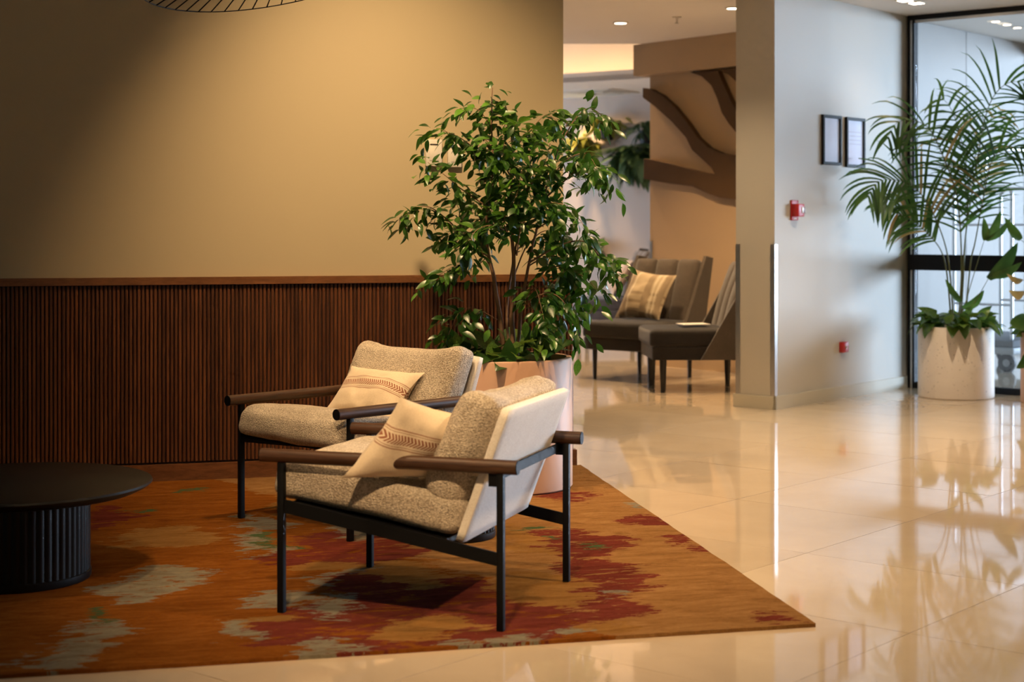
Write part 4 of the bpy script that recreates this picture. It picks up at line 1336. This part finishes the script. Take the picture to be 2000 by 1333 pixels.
# ------------------------------------------------------------------ luggage cart behind the glass
kc = GF(0.72, 0.0)
cart_c = on_floor(1967, 727)
lc_ = empty('luggage_cart', (cart_c.x, cart_c.y, 0), math.atan2(B.y, B.x) - 0.06)
tag(lc_, 'chrome luggage cart with grey carpeted deck behind the glass door', 'luggage cart')
WR = 0.073                                                # local x runs away from the viewer, local y to the left
for (x, y) in ((0.0, 0.0), (0.80, 0.0), (0.0, 0.42), (0.80, 0.42)):
    wm = MB().tube([(x - 0.016, y, WR), (x + 0.016, y, WR)], WR, 28).build('wheel', M['rubber'], lc_, 50)
    MB().tube([(x - 0.018, y, WR), (x + 0.018, y, WR)], WR * 0.42, 16).build('hub', M['bumper'], wm, 50)
    MB().box((x + 0.02, y - 0.02, WR), (x + 0.026, y + 0.02, 2 * WR + 0.01)).build('caster_fork', M['chrome'], lc_)
MB().box((-0.13, -0.12, 0.150), (0.95, 0.53, 0.205), bev=0.012).build('bumper', M['bumper'], lc_, 40)
MB().box((-0.12, -0.11, 0.205), (0.94, 0.52, 0.262), bev=0.012).build('deck', M['deck'], lc_, 40)
def hoop(x):
    R_, H_, y0, y1 = 0.07, 1.50, -0.03, 0.48
    pts = [(x, y0, 0.26), (x, y0, H_ - R_)]
    pts += [(x, y0 + R_ - R_ * math.cos(a), H_ - R_ + R_ * math.sin(a)) for a in [math.pi / 2 * k / 6 for k in range(1, 7)]]
    pts += [(x, y1 - R_ + R_ * math.sin(a), H_ - R_ + R_ * math.cos(a)) for a in [math.pi / 2 * k / 6 for k in range(0, 7)]]
    return pts + [(x, y1, 0.26)]
for x in (0.02, 0.84):
    MB().tube(hoop(x), 0.0145, 12).build('hoop', M['chrome'], lc_, 60)
    MB().tube([(x, -0.03, 1.19), (x, 0.48, 1.19)], 0.010, 10).build('cross_bar', M['chrome'], lc_, 60)
    MB().tube([(x, -0.03, 0.54), (x, 0.48, 0.54)], 0.010, 10).build('cross_bar', M['chrome'], lc_, 60)
MB().tube(smooth_path([(0.02, 0.20, 1.50), (0.02, 0.20, 1.70), (0.10, 0.20, 1.81), (0.43, 0.20, 1.82), (0.76, 0.20, 1.81), (0.84, 0.20, 1.70), (0.84, 0.20, 1.50)], 5), 0.0145, 12).build('hanging_rail', M['chrome'], lc_, 60)

# ------------------------------------------------------------------ wire pendants over the sitting area
def wire_pendant(c, label):
    root = empty('wire_pendant', c)
    tag(root, label, 'pendant lamp', 'black wire pendants')
    ax = Vector((0.51, 0, 0.113)); bx_ = Vector((0, 0.52, -0.066))
    top = Vector((0.09, 0.0, 0.13))
    n = 56
    rim = [ax * math.cos(2 * math.pi * k / n) + bx_ * math.sin(2 * math.pi * k / n) for k in range(n)]
    rg = MB().tube(rim + [rim[0], rim[1]], 0.0022, 6, False).build('rim_wire', M['black'], root, 180)
    tr2 = [top + Vector((0.09 * math.cos(2 * math.pi * k / n), 0.09 * math.sin(2 * math.pi * k / n), 0)) for k in range(n)]
    MB().tube(tr2 + [tr2[0], tr2[1]], 0.003, 6, False).build('top_ring', M['black'], root, 180)
    for k in range(n):
        kk = k
        a_, b_ = rim[k], tr2[kk]
        mid_ = (a_ + b_) / 2 + Vector((0, 0, 0.012))
        MB().tube([a_, mid_, b_], 0.0026, 5).build('rib', M['black'], root, 180)
    MB().tube([top + Vector((0, 0, 0.0)), Vector((top.x, top.y, HZ - c.z - 0.02))], 0.003, 8).build('cord', M['black'], root, 60)
    MB().tube([top + Vector((-0.09, 0, 0)), top + Vector((0.09, 0, 0))], 0.003, 6).build('spoke', M['black'], root, 60)
    MB().lathe([(0, HZ - c.z - 0.03), (0.05, HZ - c.z - 0.028), (0.05, HZ - c.z - 0.002), (0, HZ - c.z - 0.002)], 24, (top.x, top.y, 0)).build('ceiling_rose', M['black'], root, 40)
    MB().lathe([(0, -0.10), (0.022, -0.092), (0.036, -0.065), (0.032, -0.035), (0.016, -0.01), (0, -0.005)], 20, top).build('bulb', emit('bulb_glow', (1.0, 0.72, 0.42), 4.0), root, 60)
    return root
wire_pendant(Vector((-0.870, 5.90, 2.158)), 'black wire hat pendant at the top left above the coffee table')
wire_pendant(Vector((0.055, 6.15, 2.245)), 'black wire hat pendant at the top above the fig')

# ------------------------------------------------------------------ ceiling fittings and their light
def downlight(p, label, size=0.045, power=30, angle=80, square=False, z=CZ, direction=(0, 0, -1), group='ceiling downlights', col=WARM, blend=0.8, radius=0.05):
    r = empty('ceiling_downlight', (p[0], p[1], z), angA if square else 0)
    tag(r, label, 'downlight', group)
    if square:
        MB().box((-size - 0.012, -size - 0.012, -0.006), (size + 0.012, size + 0.012, 0)).build('bezel', M['lamp_rim'], r)
        MB().box((-size, -size, -0.008), (size, size, -0.0055)).build('lens', M['lamp_glow'], r)
    else:
        MB().lathe([(size, 0), (size + 0.014, 0), (size + 0.014, -0.005), (size, -0.008), (size, 0)], 28).build('bezel', M['lamp_rim'], r, 40)
        MB().lathe([(0, -0.0065), (size, -0.0065), (size, -0.003), (0, -0.003)], 28).build('lens', M['lamp_glow'], r, 40)
    if power:
        spot('downlight_beam', (p[0], p[1], z - 0.03), direction, power, angle, col, blend, radius)
    return r
def cpos(px, py, z=CZ):
    q = at(px, py, FPX * (z - CAMZ) / (HOR - py)); return (q.x, q.y)
downlight(cpos(1212, 44), 'round downlight in the lounge ceiling left of the sprinkler', power=190, angle=110)
downlight(cpos(1432, 15), 'round downlight beside the pillar top', power=160, angle=110)
downlight(cpos(1768, 0), 'square downlight at the top edge, left of the pair by the glass', 0.04, 5, 100, True)
downlight(cpos(1790, 5), 'square downlight right of the pair near the glass head', 0.04, 5, 100, True)
for k, (px, py) in enumerate(((1945, 41), (1967, 47), (1987, 53))):
    downlight(cpos(px, py, VZ), ('round lobby downlight nearest the door head', 'round lobby downlight in the middle of the row behind the glass', 'round lobby downlight farthest along the row behind the glass')[k], 0.035, 0, z=VZ, group='lobby downlights')
sp_p = cpos(1322, 33)
r = empty('sprinkler', (sp_p[0], sp_p[1], CZ))
tag(r, 'small ceiling sprinkler head above the lounge', 'sprinkler')
MB().lathe([(0, -0.004), (0.035, -0.004), (0.035, 0), (0, 0)], 20).build('flange', M['lamp_rim'], r, 40)
MB().tube([(0, 0, -0.004), (0, 0, -0.045)], 0.007, 10).build('stem', M['steel'], r, 40)
MB().lathe([(0, -0.05), (0.016, -0.048), (0.016, -0.045), (0, -0.044)], 16).build('deflector', M['steel'], r, 40)

# lamps over the sitting area (above the frame)
wq = lw(-1.25, 1.50)
downlight((wq.x, wq.y), 'ceiling downlight washing the olive wall', power=590, angle=70, z=HZ, direction=-N * 0.50 + Vector((0.13, 0.03, -1)), blend=1.0, radius=0.08)
downlight((-1.05, 4.2), 'ceiling downlight in front of the two cream armchairs', power=420, angle=44, z=HZ, direction=(0.18, 0.44, -1), blend=1.0, radius=0.12)
downlight((0.0, 6.5), 'ceiling downlight above the fig', power=110, angle=64, z=HZ, blend=1.0)
downlight((-0.5, 2.0), 'added unseen downlight brightening the side of the nearest armchair', power=1000, angle=36, z=HZ, direction=(0.08, 0.92, -1), blend=1.0, radius=0.12)  # added lamp, no known fitting; lifts the near seat cushion side
downlight((1.9, 4.5), 'added unseen downlight brightening the back panel of the nearest armchair', power=520, angle=56, z=HZ, direction=(-0.42, 0.12, -1), blend=1.0, radius=0.12)  # added warm lamp aimed at the near chair back to turn it neutral white
downlight((1.7, 7.4), 'ceiling downlight above the walkway', power=640, angle=90, z=HZ, blend=1.0)
downlight((1.0, 9.75), 'ceiling downlight in front of the pillar', power=100, angle=110, blend=1.0, col=(1.0, 0.74, 0.44))
downlight((0.55, 14.2), 'added unseen downlight in the coffer brightening the far wall', power=380, angle=120, z=3.18, blend=1.0)  # added lamp, out of sight, to lift the far wall and lounge
downlight((2.65, 9.6), 'added unseen downlight brightening the front of the palm planter', power=190, col=(1.0, 0.76, 0.50), angle=100, blend=1.0)  # added fill lamp for the backlit planter and the lower pale wall
fp = on_plane(1040, 215, FW - B * 0.55, B)
downlight((fp.x, fp.y), 'downlight grazing the far wall above the planters', power=170, angle=90, z=LC, direction=B * 0.3 + A * 0.75 + Vector((0, 0, -1)))
